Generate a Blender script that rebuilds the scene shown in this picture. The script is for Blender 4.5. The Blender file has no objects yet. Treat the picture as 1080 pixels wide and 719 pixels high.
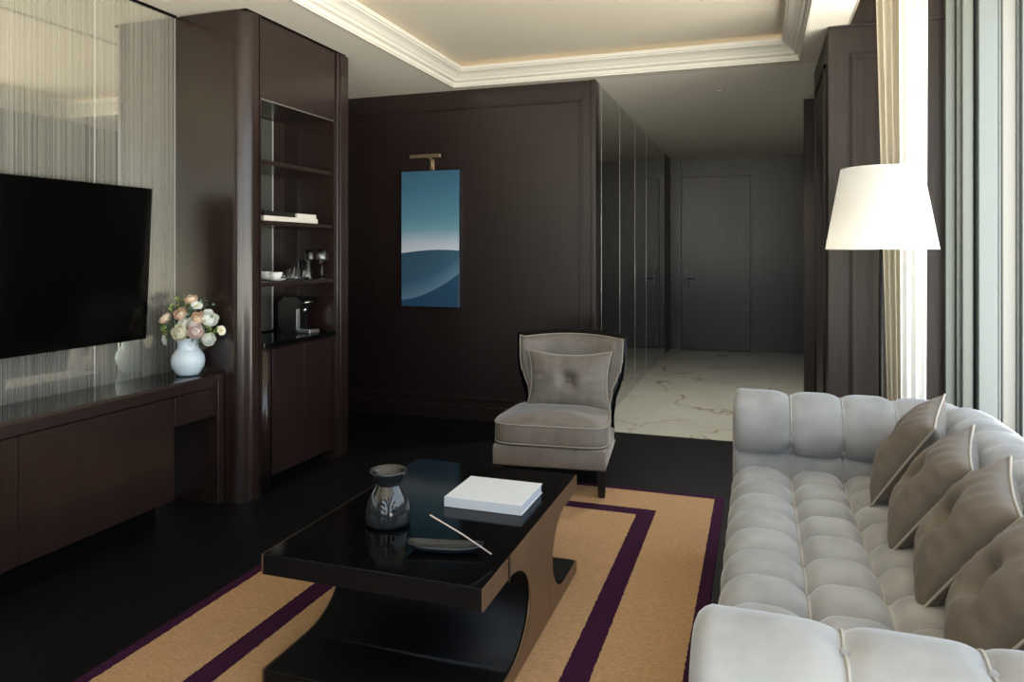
import bpy, bmesh, math, random
from mathutils import Vector, Matrix
random.seed(7)
PI = math.pi
S = bpy.context.scene
COL = S.collection
R = math.radians

# ------------------------------------------------------------------ helpers
class MB:
    """collects geometry of ONE mesh object"""
    def __init__(s): s.bm = bmesh.new()
    def box(s, x0, x1, y0, y1, z0, z1, bev=0.0, seg=2, mi=0):
        n0 = set(s.bm.verts)
        r = bmesh.ops.create_cube(s.bm, size=1)
        vs = r['verts']
        for v in vs:
            v.co = Vector(((x0+x1)/2+v.co.x*(x1-x0), (y0+y1)/2+v.co.y*(y1-y0), (z0+z1)/2+v.co.z*(z1-z0)))
        fs = {f for v in vs for f in v.link_faces}
        for f in fs: f.material_index = mi
        if bev > 0:
            es = list({e for v in vs for e in v.link_edges})
            bmesh.ops.bevel(s.bm, geom=es, offset=bev, segments=seg, profile=.5, affect='EDGES')
        return [v for v in s.bm.verts if v not in n0]
    def prism(s, pts, z0, z1, axis='z', mi=0, smooth=False):
        """polygon pts extruded; axis z: pts=(x,y); axis x: pts=(y,z); axis y: pts=(x,z)"""
        def P(p, h):
            if axis == 'z': return (p[0], p[1], h)
            if axis == 'x': return (h, p[0], p[1])
            return (p[0], h, p[1])
        a = [s.bm.verts.new(P(p, z0)) for p in pts]
        b = [s.bm.verts.new(P(p, z1)) for p in pts]
        n = len(pts)
        fs = [s.bm.faces.new(a[::-1]), s.bm.faces.new(b)]
        for i in range(n):
            f = s.bm.faces.new((a[i], a[(i+1) % n], b[(i+1) % n], b[i])); f.smooth = smooth; fs.append(f)
        for f in fs: f.material_index = mi
        return a+b
    def lathe(s, prof, seg=40, c=(0, 0, 0), smooth=True, mi=0, cap0=True, cap1=True):
        rings = []
        for (r, z) in prof:
            rings.append([s.bm.verts.new((c[0]+r*math.cos(2*PI*k/seg), c[1]+r*math.sin(2*PI*k/seg), c[2]+z)) for k in range(seg)])
        for i in range(len(rings)-1):
            for k in range(seg):
                f = s.bm.faces.new((rings[i][k], rings[i][(k+1) % seg], rings[i+1][(k+1) % seg], rings[i+1][k]))
                f.smooth = smooth; f.material_index = mi
        if cap0 and prof[0][0] > 1e-5: s.bm.faces.new(rings[0][::-1])
        if cap1 and prof[-1][0] > 1e-5: s.bm.faces.new(rings[-1])
        return [v for r in rings for v in r]
    def tube(s, pts, rad, seg=10, smooth=True, closed=False):
        pts = [Vector(p) for p in pts]
        n = len(pts); rings = []
        up = Vector((0, 0, 1))
        for i, p in enumerate(pts):
            if closed: t = (pts[(i+1) % n]-pts[(i-1) % n])
            else: t = pts[min(i+1, n-1)]-pts[max(i-1, 0)]
            t.normalize()
            u = up.cross(t)
            if u.length < 1e-3: u = Vector((1, 0, 0)).cross(t)
            u.normalize(); w = t.cross(u)
            r = rad[i] if isinstance(rad, (list, tuple)) else rad
            rings.append([s.bm.verts.new(p+u*r*math.cos(2*PI*k/seg)+w*r*math.sin(2*PI*k/seg)) for k in range(seg)])
        m = n if closed else n-1
        for i in range(m):
            A, B = rings[i], rings[(i+1) % n]
            for k in range(seg):
                f = s.bm.faces.new((A[k], A[(k+1) % seg], B[(k+1) % seg], B[k])); f.smooth = smooth
        if not closed:
            s.bm.faces.new(rings[0][::-1]); s.bm.faces.new(rings[-1])
    def grid(s, fn, nu, nv, smooth=True, mi=0, closeu=False, closev=False):
        V = [[s.bm.verts.new(fn(i/nu, j/nv)) for j in range(nv if closev else nv+1)] for i in range(nu if closeu else nu+1)]
        for i in range(nu):
            for j in range(nv):
                a = V[i][j]; b = V[(i+1) % len(V)][j]; c = V[(i+1) % len(V)][(j+1) % len(V[0])]; d = V[i][(j+1) % len(V[0])]
                f = s.bm.faces.new((a, b, c, d)); f.smooth = smooth; f.material_index = mi
        return V
    def face(s, pts, smooth=False, mi=0):
        f = s.bm.faces.new([s.bm.verts.new(p) for p in pts]); f.smooth = smooth; f.material_index = mi
        return f
    def xf(s, vs, M):
        for v in vs: v.co = M @ v.co
    def ball(s, c, r, seg=12, sz=1.0):
        n0 = set(s.bm.verts)
        bmesh.ops.create_uvsphere(s.bm, u_segments=seg, v_segments=max(6, seg//2), radius=r)
        for v in s.bm.verts:
            if v not in n0:
                v.co = Vector((c[0]+v.co.x, c[1]+v.co.y, c[2]+v.co.z*sz))
                for f in v.link_faces: f.smooth = True
    def build(s, name, mat, parent=None, recalc=True, smooth=None, **kw):
        if recalc: bmesh.ops.recalc_face_normals(s.bm, faces=s.bm.faces)
        me = bpy.data.meshes.new(name); s.bm.to_mesh(me); s.bm.free()
        if smooth is not None:
            for p in me.polygons: p.use_smooth = smooth
        for m in (mat if isinstance(mat, (list, tuple)) else [mat]): me.materials.append(m)
        o = bpy.data.objects.new(name, me); COL.objects.link(o)
        if parent is not None: o.parent = parent
        for k, v in kw.items(): o[k] = v
        return o

def thing(name, label, cat, loc=(0, 0, 0), rz=0, group=None):
    o = bpy.data.objects.new(name, None); COL.objects.link(o)
    o.empty_display_size = .1
    o.location = loc; o.rotation_euler = (0, 0, rz)
    o['label'] = label; o['category'] = cat
    if group: o['group'] = group
    return o
def tag(o, label, cat, group=None):
    o['label'] = label; o['category'] = cat
    if group: o['group'] = group
    return o
def struct(name, mb, mat, parent=None, **kw):
    o = mb.build(name, mat, parent, **kw)
    if parent is None: o['kind'] = 'structure'
    return o

# ------------------------------------------------------------------ materials
def mat(name, col=(.5, .5, .5), rough=.5, metal=0.0, **kw):
    m = bpy.data.materials.new(name); m.use_nodes = True
    b = m.node_tree.nodes['Principled BSDF']
    b.inputs['Base Color'].default_value = (*col, 1)
    b.inputs['Roughness'].default_value = rough
    b.inputs['Metallic'].default_value = metal
    for k, v in kw.items():
        k = k.replace('_', ' ')
        if k in b.inputs: b.inputs[k].default_value = v
    return m
def nodes(m): return m.node_tree.nodes, m.node_tree.links, m.node_tree.nodes['Principled BSDF']
def add_noise_col(m, c1, c2, scale=(1, 1, 1), nscale=10, detail=4, rough=None, bump=0, lo=.35, hi=.65, bdist=.002):
    N, L, b = nodes(m)
    tc = N.new('ShaderNodeTexCoord'); mp = N.new('ShaderNodeMapping'); mp.inputs['Scale'].default_value = scale
    nz = N.new('ShaderNodeTexNoise'); nz.inputs['Scale'].default_value = nscale; nz.inputs['Detail'].default_value = detail
    cr = N.new('ShaderNodeValToRGB')
    cr.color_ramp.elements[0].position = lo; cr.color_ramp.elements[0].color = (*c1, 1)
    cr.color_ramp.elements[1].position = hi; cr.color_ramp.elements[1].color = (*c2, 1)
    L.new(tc.outputs['Object'], mp.inputs['Vector']); L.new(mp.outputs[0], nz.inputs['Vector'])
    L.new(nz.outputs['Fac'], cr.inputs[0]); L.new(cr.outputs[0], b.inputs['Base Color'])
    if bump:
        bp = N.new('ShaderNodeBump'); bp.inputs['Strength'].default_value = bump; bp.inputs['Distance'].default_value = bdist
        L.new(nz.outputs['Fac'], bp.inputs['Height']); L.new(bp.outputs[0], b.inputs['Normal'])
    return m

wood = mat('dark_wood', rough=.27, Coat_Weight=.22, Coat_Roughness=.10)
add_noise_col(wood, (.0160, .0084, .0075), (.0235, .0130, .0115), scale=(14, 14, .9), nscale=3, detail=6)
wood_far = mat('far_wall_wood', rough=.36, Coat_Weight=.15, Coat_Roughness=.3)
add_noise_col(wood_far, (.0130, .0074, .0068), (.0188, .0112, .0102), scale=(16, 16, .8), nscale=3, detail=6)
wood_hall = mat('hall_wood', rough=.35)
add_noise_col(wood_hall, (.062, .058, .058), (.082, .078, .078), scale=(16, 16, .8), nscale=3, detail=5)
wood_pier = mat('pier_wood', rough=.42, Specular_IOR_Level=.25)
add_noise_col(wood_pier, (.022, .0165, .015), (.031, .0235, .021), scale=(16, 16, .8), nscale=3, detail=5)
floor_m = mat('black_wood_floor', rough=.5, Specular_IOR_Level=.12)
add_noise_col(floor_m, (.0032, .0032, .0038), (.0065, .0065, .0078), scale=(12, 1.2, 1), nscale=3, detail=5)
ceil_m = mat('ceiling_paint', (.72, .66, .56), .8)
soffit_m = mat('soffit_paint', (.80, .755, .68), .8)
cornice_m = mat('cornice_paint', (.68, .655, .61), .5)
black_gap = mat('black_shadow_gap', (.003, .003, .003), .9, Specular_IOR_Level=.05)
black_lac = mat('black_lacquer', (.0025, .0025, .003), .10, Coat_Weight=.0)
black_lac.node_tree.nodes['Principled BSDF'].inputs['Specular IOR Level'].default_value = .14
black_mat = mat('black_table_underside', (.003, .003, .0035), .5, Specular_IOR_Level=.2)
black_satin = mat('black_satin', (.006, .006, .007), .3)
bronze = mat('bronze_veneer', rough=.42, metal=.55)
add_noise_col(bronze, (.20, .125, .075), (.25, .16, .10), scale=(1, 14, 1), nscale=4, detail=4)
velvet = mat('grey_velvet', rough=.75, Sheen_Weight=.55, Sheen_Roughness=.35)
add_noise_col(velvet, (.268, .270, .272), (.345, .347, .350), scale=(1, 1, 1), nscale=9, detail=3, bump=.08)
velvet.node_tree.nodes['Principled BSDF'].inputs['Sheen Tint'].default_value = (.9, .93, 1, 1)
velvet_p = mat('taupe_cushion_velvet', rough=.75, Sheen_Weight=.12, Sheen_Roughness=.4)
add_noise_col(velvet_p, (.125, .103, .083), (.155, .13, .106), nscale=9, detail=3, bump=.08)
piping = mat('light_piping', (.36, .33, .28), .6)
piping_s = mat('sofa_piping', (.42, .40, .37), .6)
velvet_c = mat('chair_velvet', rough=.6, Sheen_Weight=.5, Sheen_Roughness=.3)
add_noise_col(velvet_c, (.150, .130, .113), (.195, .172, .150), nscale=12, detail=3, bump=.05)
white_gl = mat('white_ceramic', (.72, .83, .92), .3)
porcelain = mat('porcelain', (.8, .8, .78), .15)
paper = mat('paper_white', (.72, .76, .82), .45)
paper_edge = mat('paper_edge', (.62, .66, .72), .7)
glass = mat('clear_glass', (1, 1, 1), .02, Transmission_Weight=1.0, IOR=1.45)
chrome = mat('chrome', (.75, .75, .76), .15, 1.0)
steel = mat('brushed_steel', (.62, .62, .62), .35, 1.0)
brass = mat('aged_brass', (.33, .25, .17), .4, .8)
tv_m = mat('tv_screen', (.0015, .0015, .0015), .12, Specular_IOR_Level=.15)
tv_body = mat('tv_body', (.008, .008, .008), .4)
ceramic_dk = mat('glazed_black_ceramic', (.016, .018, .021), .16, 0, Coat_Weight=.6, Coat_Roughness=.06)
hole_m = mat('cut_out_black', (.001, .001, .001), .9)
frame_lt = mat('window_frame_light', (.185, .21, .218), .4)
frame_gr = mat('window_frame_greygreen', (.17, .19, .18), .4)
frame_cr = mat('window_frame_cream', (.30, .30, .29), .5)
gasket = mat('window_gasket', (.02, .015, .02), .6)
mirror_m = mat('hall_mirror', (.55, .56, .55), .02, 1.0)
mirror_edge = mat('mirror_bevel', (.8, .82, .8), .25, .6)
shade_m = mat('lamp_shade_fabric', (.9, .89, .86), .8)
EXTRA = {}

def stria():
    m = bpy.data.materials.new('striated_mirror'); m.use_nodes = True
    N = m.node_tree.nodes; L = m.node_tree.links; N.clear()
    out = N.new('ShaderNodeOutputMaterial'); mix = N.new('ShaderNodeMixShader')
    gl = N.new('ShaderNodeBsdfGlossy'); gl.inputs['Color'].default_value = (.80, .76, .62, 1); gl.inputs['Roughness'].default_value = .03
    df = N.new('ShaderNodeBsdfPrincipled'); df.inputs['Roughness'].default_value = .45; df.inputs['Metallic'].default_value = .2
    tc = N.new('ShaderNodeTexCoord'); mp = N.new('ShaderNodeMapping'); mp.inputs['Scale'].default_value = (1, 75, .12)
    nz = N.new('ShaderNodeTexNoise'); nz.inputs['Scale'].default_value = 1.6; nz.inputs['Detail'].default_value = 6; nz.inputs['Roughness'].default_value = .75
    L.new(tc.outputs['Object'], mp.inputs['Vector']); L.new(mp.outputs[0], nz.inputs['Vector'])
    cr = N.new('ShaderNodeValToRGB'); cr.color_ramp.elements[0].position = .38; cr.color_ramp.elements[1].position = .66
    cr.color_ramp.elements[0].color = (.34, .34, .34, 1); cr.color_ramp.elements[1].color = (.56, .56, .56, 1)
    L.new(nz.outputs['Fac'], cr.inputs[0])
    c2 = N.new('ShaderNodeValToRGB'); c2.color_ramp.elements[0].position = .35; c2.color_ramp.elements[1].position = .65
    c2.color_ramp.elements[0].color = (.27, .265, .235, 1); c2.color_ramp.elements[1].color = (.46, .455, .41, 1)
    L.new(nz.outputs['Fac'], c2.inputs[0]); L.new(c2.outputs[0], df.inputs['Base Color'])
    L.new(cr.outputs[0], mix.inputs[0]); L.new(gl.outputs[0], mix.inputs[1]); L.new(df.outputs[0], mix.inputs[2])
    L.new(mix.outputs[0], out.inputs[0])
    return m
striated = stria()

def marble():
    m = mat('cream_marble', rough=.12); N, L, b = nodes(m)
    tc = N.new('ShaderNodeTexCoord')
    nz = N.new('ShaderNodeTexNoise'); nz.inputs['Scale'].default_value = 1.3; nz.inputs['Detail'].default_value = 5
    mx = N.new('ShaderNodeVectorMath'); mx.operation = 'MULTIPLY_ADD'
    L.new(tc.outputs['Object'], nz.inputs['Vector'])
    mx.inputs[1].default_value = (1.6, 1.6, 1.6)
    L.new(nz.outputs['Color'], mx.inputs[0]); L.new(tc.outputs['Object'], mx.inputs[2])
    vo = N.new('ShaderNodeTexVoronoi'); vo.feature = 'DISTANCE_TO_EDGE'; vo.inputs['Scale'].default_value = .8
    L.new(mx.outputs[0], vo.inputs['Vector'])
    cr = N.new('ShaderNodeValToRGB'); e = cr.color_ramp.elements
    e[0].position = 0; e[0].color = (.13, .085, .045, 1); e[1].position = .016; e[1].color = (.42, .42, .36, 1)
    e2 = cr.color_ramp.elements.new(.005); e2.color = (.26, .21, .15, 1)
    L.new(vo.outputs['Distance'], cr.inputs[0])
    n2 = N.new('ShaderNodeTexNoise'); n2.inputs['Scale'].default_value = 2.2; n2.inputs['Detail'].default_value = 6
    L.new(tc.outputs['Object'], n2.inputs['Vector'])
    c2 = N.new('ShaderNodeValToRGB'); c2.color_ramp.elements[0].position = .4; c2.color_ramp.elements[1].position = .62
    L.new(n2.outputs['Fac'], c2.inputs[0])
    mixn = N.new('ShaderNodeMixRGB'); mixn.inputs[2].default_value = (.45, .45, .39, 1)
    L.new(c2.outputs[0], mixn.inputs[0]); L.new(cr.outputs[0], mixn.inputs[1]); L.new(mixn.outputs[0], b.inputs['Base Color'])
    return m
marble_m = marble()

def math_node(N, L, op, a, b=None):
    n = N.new('ShaderNodeMath'); n.operation = op
    for i, v in enumerate((a, b)):
        if v is None: continue
        if isinstance(v, (int, float)): n.inputs[i].default_value = v
        else: L.new(v, n.inputs[i])
    return n.outputs[0]

def rug_mat(hx, hy):
    m = mat('woven_rug', rough=.95, Specular_IOR_Level=.1); N, L, b = nodes(m)
    tc = N.new('ShaderNodeTexCoord'); sp = N.new('ShaderNodeSeparateXYZ'); L.new(tc.outputs['Object'], sp.inputs[0])
    wz = N.new('ShaderNodeTexNoise'); wz.inputs['Scale'].default_value = 60; L.new(tc.outputs['Object'], wz.inputs['Vector'])
    wob = math_node(N, L, 'MULTIPLY', math_node(N, L, 'SUBTRACT', wz.outputs['Fac'], .5), .010)
    ax = math_node(N, L, 'ABSOLUTE', sp.outputs[0]); ay = math_node(N, L, 'ABSOLUTE', sp.outputs[1])
    dx = math_node(N, L, 'SUBTRACT', hx, ax); dy = math_node(N, L, 'SUBTRACT', hy, ay)
    d = math_node(N, L, 'ADD', math_node(N, L, 'MINIMUM', dx, dy), wob)
    edge = math_node(N, L, 'LESS_THAN', d, .05)
    st = math_node(N, L, 'MULTIPLY', math_node(N, L, 'GREATER_THAN', d, .325), math_node(N, L, 'LESS_THAN', d, .415))
    pur = math_node(N, L, 'MAXIMUM', edge, st)
    mp = N.new('ShaderNodeMapping'); mp.inputs['Scale'].default_value = (60, 240, 60)
    L.new(tc.outputs['Object'], mp.inputs['Vector'])
    nz = N.new('ShaderNodeTexNoise'); nz.inputs['Scale'].default_value = 1; nz.inputs['Detail'].default_value = 4
    L.new(mp.outputs[0], nz.inputs['Vector'])
    cr = N.new('ShaderNodeValToRGB'); cr.color_ramp.elements[0].position = .3; cr.color_ramp.elements[1].position = .7
    cr.color_ramp.elements[0].color = (.34, .205, .108, 1); cr.color_ramp.elements[1].color = (.50, .315, .175, 1)
    L.new(nz.outputs['Fac'], cr.inputs[0])
    mx = N.new('ShaderNodeMixRGB'); mx.inputs[2].default_value = (.036, .009, .031, 1)
    L.new(pur, mx.inputs[0]); L.new(cr.outputs[0], mx.inputs[1]); L.new(mx.outputs[0], b.inputs['Base Color'])
    bp = N.new('ShaderNodeBump'); bp.inputs['Strength'].default_value = .5; bp.inputs['Distance'].default_value = .004
    L.new(nz.outputs['Fac'], bp.inputs['Height']); L.new(bp.outputs[0], b.inputs['Normal'])
    return m

def painting_mat():
    # object coords: x 0..0.515, z 0..1.105 : gradient sky above two blue dunes (the picture's own colours)
    m = mat('dune_painting', rough=.22); N, L, b = nodes(m)
    tc = N.new('ShaderNodeTexCoord'); sp = N.new('ShaderNodeSeparateXYZ'); L.new(tc.outputs['Object'], sp.inputs[0])
    x = sp.outputs[0]; z = sp.outputs[2]
    cr = N.new('ShaderNodeValToRGB'); e = cr.color_ramp.elements
    e[0].position = .40; e[0].color = (.68, .74, .84, 1); e[1].position = 1; e[1].color = (.047,.13,.21,1)
    for p, c in ((.47, (.5,.6,.74)), (.56, (.19,.37,.47)), (.66, (.105,.265,.37)), (.85, (.062,.17,.27))):
        q = e.new(p); q.color = (*c, 1)
    L.new(math_node(N, L, 'DIVIDE', z, 1.105), cr.inputs[0])
    # horizon of the first dune: z < .435 + .02*sin(x*5)
    h1 = math_node(N, L, 'ADD', math_node(N, L, 'MULTIPLY', math_node(N, L, 'SINE', math_node(N, L, 'MULTIPLY', x, 4.5)), .028), .435)
    m1 = math_node(N, L, 'LESS_THAN', z, h1)
    h2 = math_node(N, L, 'ADD', math_node(N, L, 'MULTIPLY', math_node(N, L, 'POWER', math_node(N, L, 'MULTIPLY', x, 1.94), 1.7), .22), .05)
    d2 = math_node(N, L, 'SUBTRACT', z, h2)
    c1 = N.new('ShaderNodeValToRGB'); q = c1.color_ramp.elements
    q[0].position = 0; q[0].color = (.032,.088,.165,1); q[1].position = .9; q[1].color = (.042,.10,.16,1)
    w = q.new(.012); w.color = (.14,.26,.38,1); w = q.new(.35); w.color = (.055,.13,.21,1)
    L.new(math_node(N, L, 'MULTIPLY', d2, 2.5), c1.inputs[0])
    mx = N.new('ShaderNodeMixRGB'); L.new(m1, mx.inputs[0]); L.new(cr.outputs[0], mx.inputs[1]); L.new(c1.outputs[0], mx.inputs[2])
    L.new(mx.outputs[0], b.inputs['Base Color'])
    return m

# shade: translucent fabric ; curtain: translucent sheer
def translucent(name, col, fac):
    m = bpy.data.materials.new(name); m.use_nodes = True
    N = m.node_tree.nodes; L = m.node_tree.links; N.clear()
    out = N.new('ShaderNodeOutputMaterial'); mix = N.new('ShaderNodeMixShader'); mix.inputs[0].default_value = fac
    d = N.new('ShaderNodeBsdfDiffuse'); d.inputs[0].default_value = (*col, 1)
    t = N.new('ShaderNodeBsdfTranslucent'); t.inputs[0].default_value = (*col, 1)
    L.new(d.outputs[0], mix.inputs[1]); L.new(t.outputs[0], mix.inputs[2]); L.new(mix.outputs[0], out.inputs[0])
    return m
shade_m = translucent('lamp_shade_fabric', (.93, .92, .90), .45)
curtain_m = translucent('sheer_curtain', (.98, .98, .98), .55)
drape_m = translucent('cream_drape', (.62, .57, .46), .25)

def emis(name, col, s):
    m = bpy.data.materials.new(name); m.use_nodes = True
    b = m.node_tree.nodes['Principled BSDF']; b.inputs['Emission Color'].default_value = (*col, 1); b.inputs['Emission Strength'].default_value = s
    return m

# ------------------------------------------------------------------ camera
cd = bpy.data.cameras.new('camera'); cam = bpy.data.objects.new('camera', cd); COL.objects.link(cam)
cd.sensor_width = 36; cd.lens = 763/1080*36; cd.shift_y = -93.5/1080; cd.clip_start = .02
cam.location = (0, 0, 1.35); cam.rotation_euler = (R(90), 0, R(18.81))
S.camera = cam

ZC = 2.66      # soffit height
XL = -3.065    # glass wall
YB = -1.6      # wall behind camera
YF = 5.40      # panelled wall

# ------------------------------------------------------------------ room shell
b = MB(); b.box(-3.6, 1.5, YB-.1, YF, -.1, 0)
struct('floor', b, floor_m)
b = MB(); b.box(-1.3, .8, YF, 10.45, -.1, 0)
struct('floor_hall', b, marble_m)
# left wall behind glass panels
b = MB(); b.box(XL-.12, XL-.012, YB, 3.21, 0, 2.95)
struct('wall_left', b, wood)
b = MB(); b.box(-3.62, -3.5, 4.2, YF+.1, 0, 2.95)
struct('wall_alcove', b, wood_far)
# back wall (behind the camera)
b = MB(); b.box(-3.2, -1.9, YB-.1, YB, 0, 2.95); b.box(.9, 1.5, YB-.1, YB, 0, 2.95); b.box(-1.9, .9, YB-.1, YB, 0, .4); b.box(-1.9, .9, YB-.1, YB, 2.5, 2.95)
struct('wall_back', b, mat('back_wall_paint', (.30, .27, .23), .7))
# far panelled wall
b = MB(); b.box(-3.6, -1.17, YF, YF+.12, 0, 2.72)
struct('wall_far', b, wood_far)
b = MB()
# raised moulding frame on the far wall: inner rectangle x -3.35..-1.27, z .11..2.53
def mould(mb, x0, x1, z0, z1, y, w=.03, d=.014, axis='y'):
    for k, (ww, dd) in enumerate(((w, d*.55), (w*.45, d))):
        o = (w-ww)/2
        mb.box(x0-w+o, x1+w-o, y-dd, y, z1+o, z1+w-o, .002, 1)
        mb.box(x0-w+o, x1+w-o, y-dd, y, z0-w+o, z0-o, .002, 1)
        mb.box(x0-w+o, x0-o, y-dd, y, z0, z1, .002, 1)
        mb.box(x1+o, x1+w-o, y-dd, y, z0, z1, .002, 1)
mould(b, -3.42, -1.30, .19, 2.50, YF)
b.box(-2.135, -2.131, YF-.0015, YF, .16, 2.53)
struct('trim_1', b, wood_far)
b = MB(); b.box(-3.5, -1.17, YF-.016, YF, 0, .115, .003, 1)
struct('baseboard_far', b, wood_far)
b = MB(); b.box(-1.20, -1.165, YF-.02, YF+.0, 0, ZC, .004, 2)
struct('trim_2', b, wood_far)

# hall shell
b = MB(); b.box(-1.29, -1.182, YF+.12, 10.45, 0, 2.95); b.box(-1.19, -1.170, 9.645, 10.36, 0, ZC)
struct('wall_hall_left', b, wood_hall)
hm = thing('mirror_panel', 'tall frameless mirror panels covering the left wall of the marble entry hall', 'mirror', (-1.18, 5.4, 0))
ys = [5.405, 5.63, 6.43, 7.27, 8.04, 8.84, 9.64]
for a_, b_ in zip(ys[:-1], ys[1:]):
    m_ = MB(); m_.box(0, .008, a_-5.4+.004, b_-5.4-.004, .0, ZC-.004)
    m_.build('panel', mirror_m, hm)
for y_ in ys[1:5]:
    m_ = MB(); m_.box(0, .0085, y_-5.4-.004, y_-5.4+.004, .0, ZC-.004)
    m_.build('bevelled_joint', mirror_edge, hm)
b = MB(); b.box(-1.3, .8, 10.35, 10.45, 0, 2.95)
b.box(-1.17, -1.02, 10.31, 10.36, 0, ZC); b.box(-.10, -.085, 10.33, 10.36, 0, ZC)
b.box(-1.02, -.10, 10.33, 10.36, 2.40, ZC)
struct('wall_hall_back', b, wood_hall)
b = MB(); b.box(.58, .8, 6.7, 10.45, 0, 2.95); b.box(.46, .8, 5.7, 6.7, 0, 2.95)
struct('wall_hall_right', b, wood_hall)
b = MB(); b.box(.37, .462, 6.66, 6.74, 0, ZC, .004, 1)
struct('trim_3', b, wood_pier)
b = MB(); b.box(-1.3, .8, YF, 10.45, ZC, ZC+.1); b.box(-.06, -.057, YF+.02, YF+.42, ZC-.0015, ZC)
struct('ceiling_hall', b, mat('hall_ceiling_paint', (.90, .87, .80), .8))
# hall door
d1 = MB(); d1.box(-1.015, -.105, 10.31, 10.345, .006, 2.385, .003, 1)
door = struct('door_1', d1, wood_hall)
p = MB(); p.box(-.975, -.915, 10.296, 10.311, .87, 1.10, .004, 1)
pl = p.build('lock_plate', black_satin, door)
p = MB(); p.tube([(-.935, 10.30, .985), (-.935, 10.255, .985), (-.925, 10.245, .985), (-.83, 10.245, .985)], .009)
p.build('lever_handle', black_satin, pl)

# right pier (between hall and window), its side and panel moulding
b = MB(); b.box(.386, .975, 4.58, 5.7, 0, 2.95); b.box(.975, 1.5, 4.62, 5.7, 0, 2.95)
struct('wall_right', b, wood_pier)
b = MB(); mould(b, .535, .86, .2, 2.46, 4.58, .035, .016)
b.box(.386, .975, 4.566, 4.58, ZC-.012, ZC+.004, .003, 1)
struct('trim_4', b, wood_pier)
b = MB()
for (dd, ww) in ((.008, .034), (.014, .016)):
    o = (.034-ww)/2
    b.box(.386-dd, .386, 4.80-.034+o, 4.80-o, .2, 2.46+.034-o); b.box(.386-dd, .386, 5.5+o, 5.534-o, .2, 2.46+.034-o)
    b.box(.386-dd, .386, 4.80-.034+o, 5.534-o, 2.46+o, 2.46+.034-o); b.box(.386-dd, .386, 4.80-.034+o, 5.534-o, .166+o, .2-o)
struct('trim_5', b, wood_pier)

# ceiling : perimeter soffit with a tray
TX0, TX1, TY0, TY1 = -2.30, .275, -.9, 5.30
b = MB()
b.box(-3.6, TX0, YB, YF, ZC, 2.72); b.box(TX1, .49, YB, 4.58, ZC, 2.72)
b.box(TX1, .49, 4.58, YF, ZC, 2.72)
b.box(TX0, TX1, TY1, YF, ZC, 2.72); b.box(TX0, TX1, YB, TY0, ZC, 2.72)
struct('ceiling', b, soffit_m)
b = MB(); b.box(-2.55, .55, TY0-.25, YF+.1, 2.825, 2.95)
b.box(-2.55, -2.5, TY0-.25, YF, 2.72, 2.825); b.box(.44, .49, TY0-.25, YF, 2.72, 2.825); b.box(-2.55, .49, YF, YF+.1, 2.72, 2.825)
b.box(-2.5, .44, TY0-.25, TY0-.2, 2.72, 2.825)
struct('ceiling_tray', b, ceil_m)
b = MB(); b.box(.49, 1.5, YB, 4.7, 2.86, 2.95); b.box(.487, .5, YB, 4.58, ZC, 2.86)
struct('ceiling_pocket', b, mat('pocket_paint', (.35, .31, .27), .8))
# cornice sweep (mitred rectangle)
prof = [(0, 0), (0, -.004), (.012, -.004), (.014, .006), (.020, .008), (.022, .030), (.030, .034), (.044, .038), (.050, .050), (.052, .056), (.060, .058),
        (.066, .066), (.078, .078), (.096, .088), (.112, .094), (.114, .102), (.124, .104), (.126, .128), (.118, .132), (.06, .132), (.06, .06), (0, .06)]
b = MB(); rings = []
for (o, z) in prof:
    rings.append([b.bm.verts.new(q) for q in ((TX0+o, TY0+o, ZC+z), (TX1-o, TY0+o, ZC+z), (TX1-o, TY1-o, ZC+z), (TX0+o, TY1-o, ZC+z))])
n = len(rings)
for i in range(n):
    for k in range(4):
        b.bm.faces.new((rings[i][k], rings[i][(k+1) % 4], rings[(i+1) % n][(k+1) % 4], rings[(i+1) % n][k]))
struct('trim_6', b, cornice_m)
# LED strips lying in the cove behind the cornice lip
led = emis('warm_led', (1, .82, .56), 2.5)
for nm, (x0, x1, y0, y1) in {'a': (TX0-.10, TX0-.07, TY0, TY1-.05), 'b': (TX1+.07, TX1+.10, TY0, TY1-.05), 'c': (TX0, TX1, TY1+.03, TY1+.06), 'd': (TX0, TX1, TY0-.10, TY0-.07)}.items():
    q = MB(); q.box(x0, x1, y0, y1, 2.722, 2.732); o = q.build('cove_light', led)
    o['kind'] = 'structure'; o.name = 'trim_cove_light'

# ------------------------------------------------------------------ windows on the right
b = MB()
def strip(x0, x1, y, z0=0, z1=2.86): return (x0, x1, y, 4.62, z0, z1)
j = MB(); j.box(*strip(.975, 1.018, 4.53)); j.box(1.022, 1.04, 4.50, 4.62, 0, 2.86)
struct('trim_7', j, frame_gr)
win = MB(); win.box(*strip(1.04, 1.092, 4.47), .006, 2); 
w1 = struct('window_1', win, frame_gr)
q = MB(); q.box(1.092, 1.108, 4.52, 4.62, 0, 2.86); q.box(1.197, 1.206, 4.50, 4.62, 0, 2.86); q.build('gasket', gasket, w1)
q = MB(); q.box(1.108, 1.197, 4.44, 4.62, 0, 2.86, .004, 1); q.build('window_frame', frame_lt, w1)
q = MB(); q.box(1.206, 1.222, 4.47, 4.62, 0, 2.86, .003, 1); q.box(1.30, 1.42, 4.42, 4.62, 0, 2.86, .003, 1); q.box(1.285, 1.30, 4.45, 4.62, 0, 2.86, .003, 1); q.build('window_frame', frame_lt, w1)
q = MB(); q.box(1.222, 1.285, 4.46, 4.62, 0, 2.86, .006, 2); q.build('window_frame', frame_cr, w1)
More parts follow.
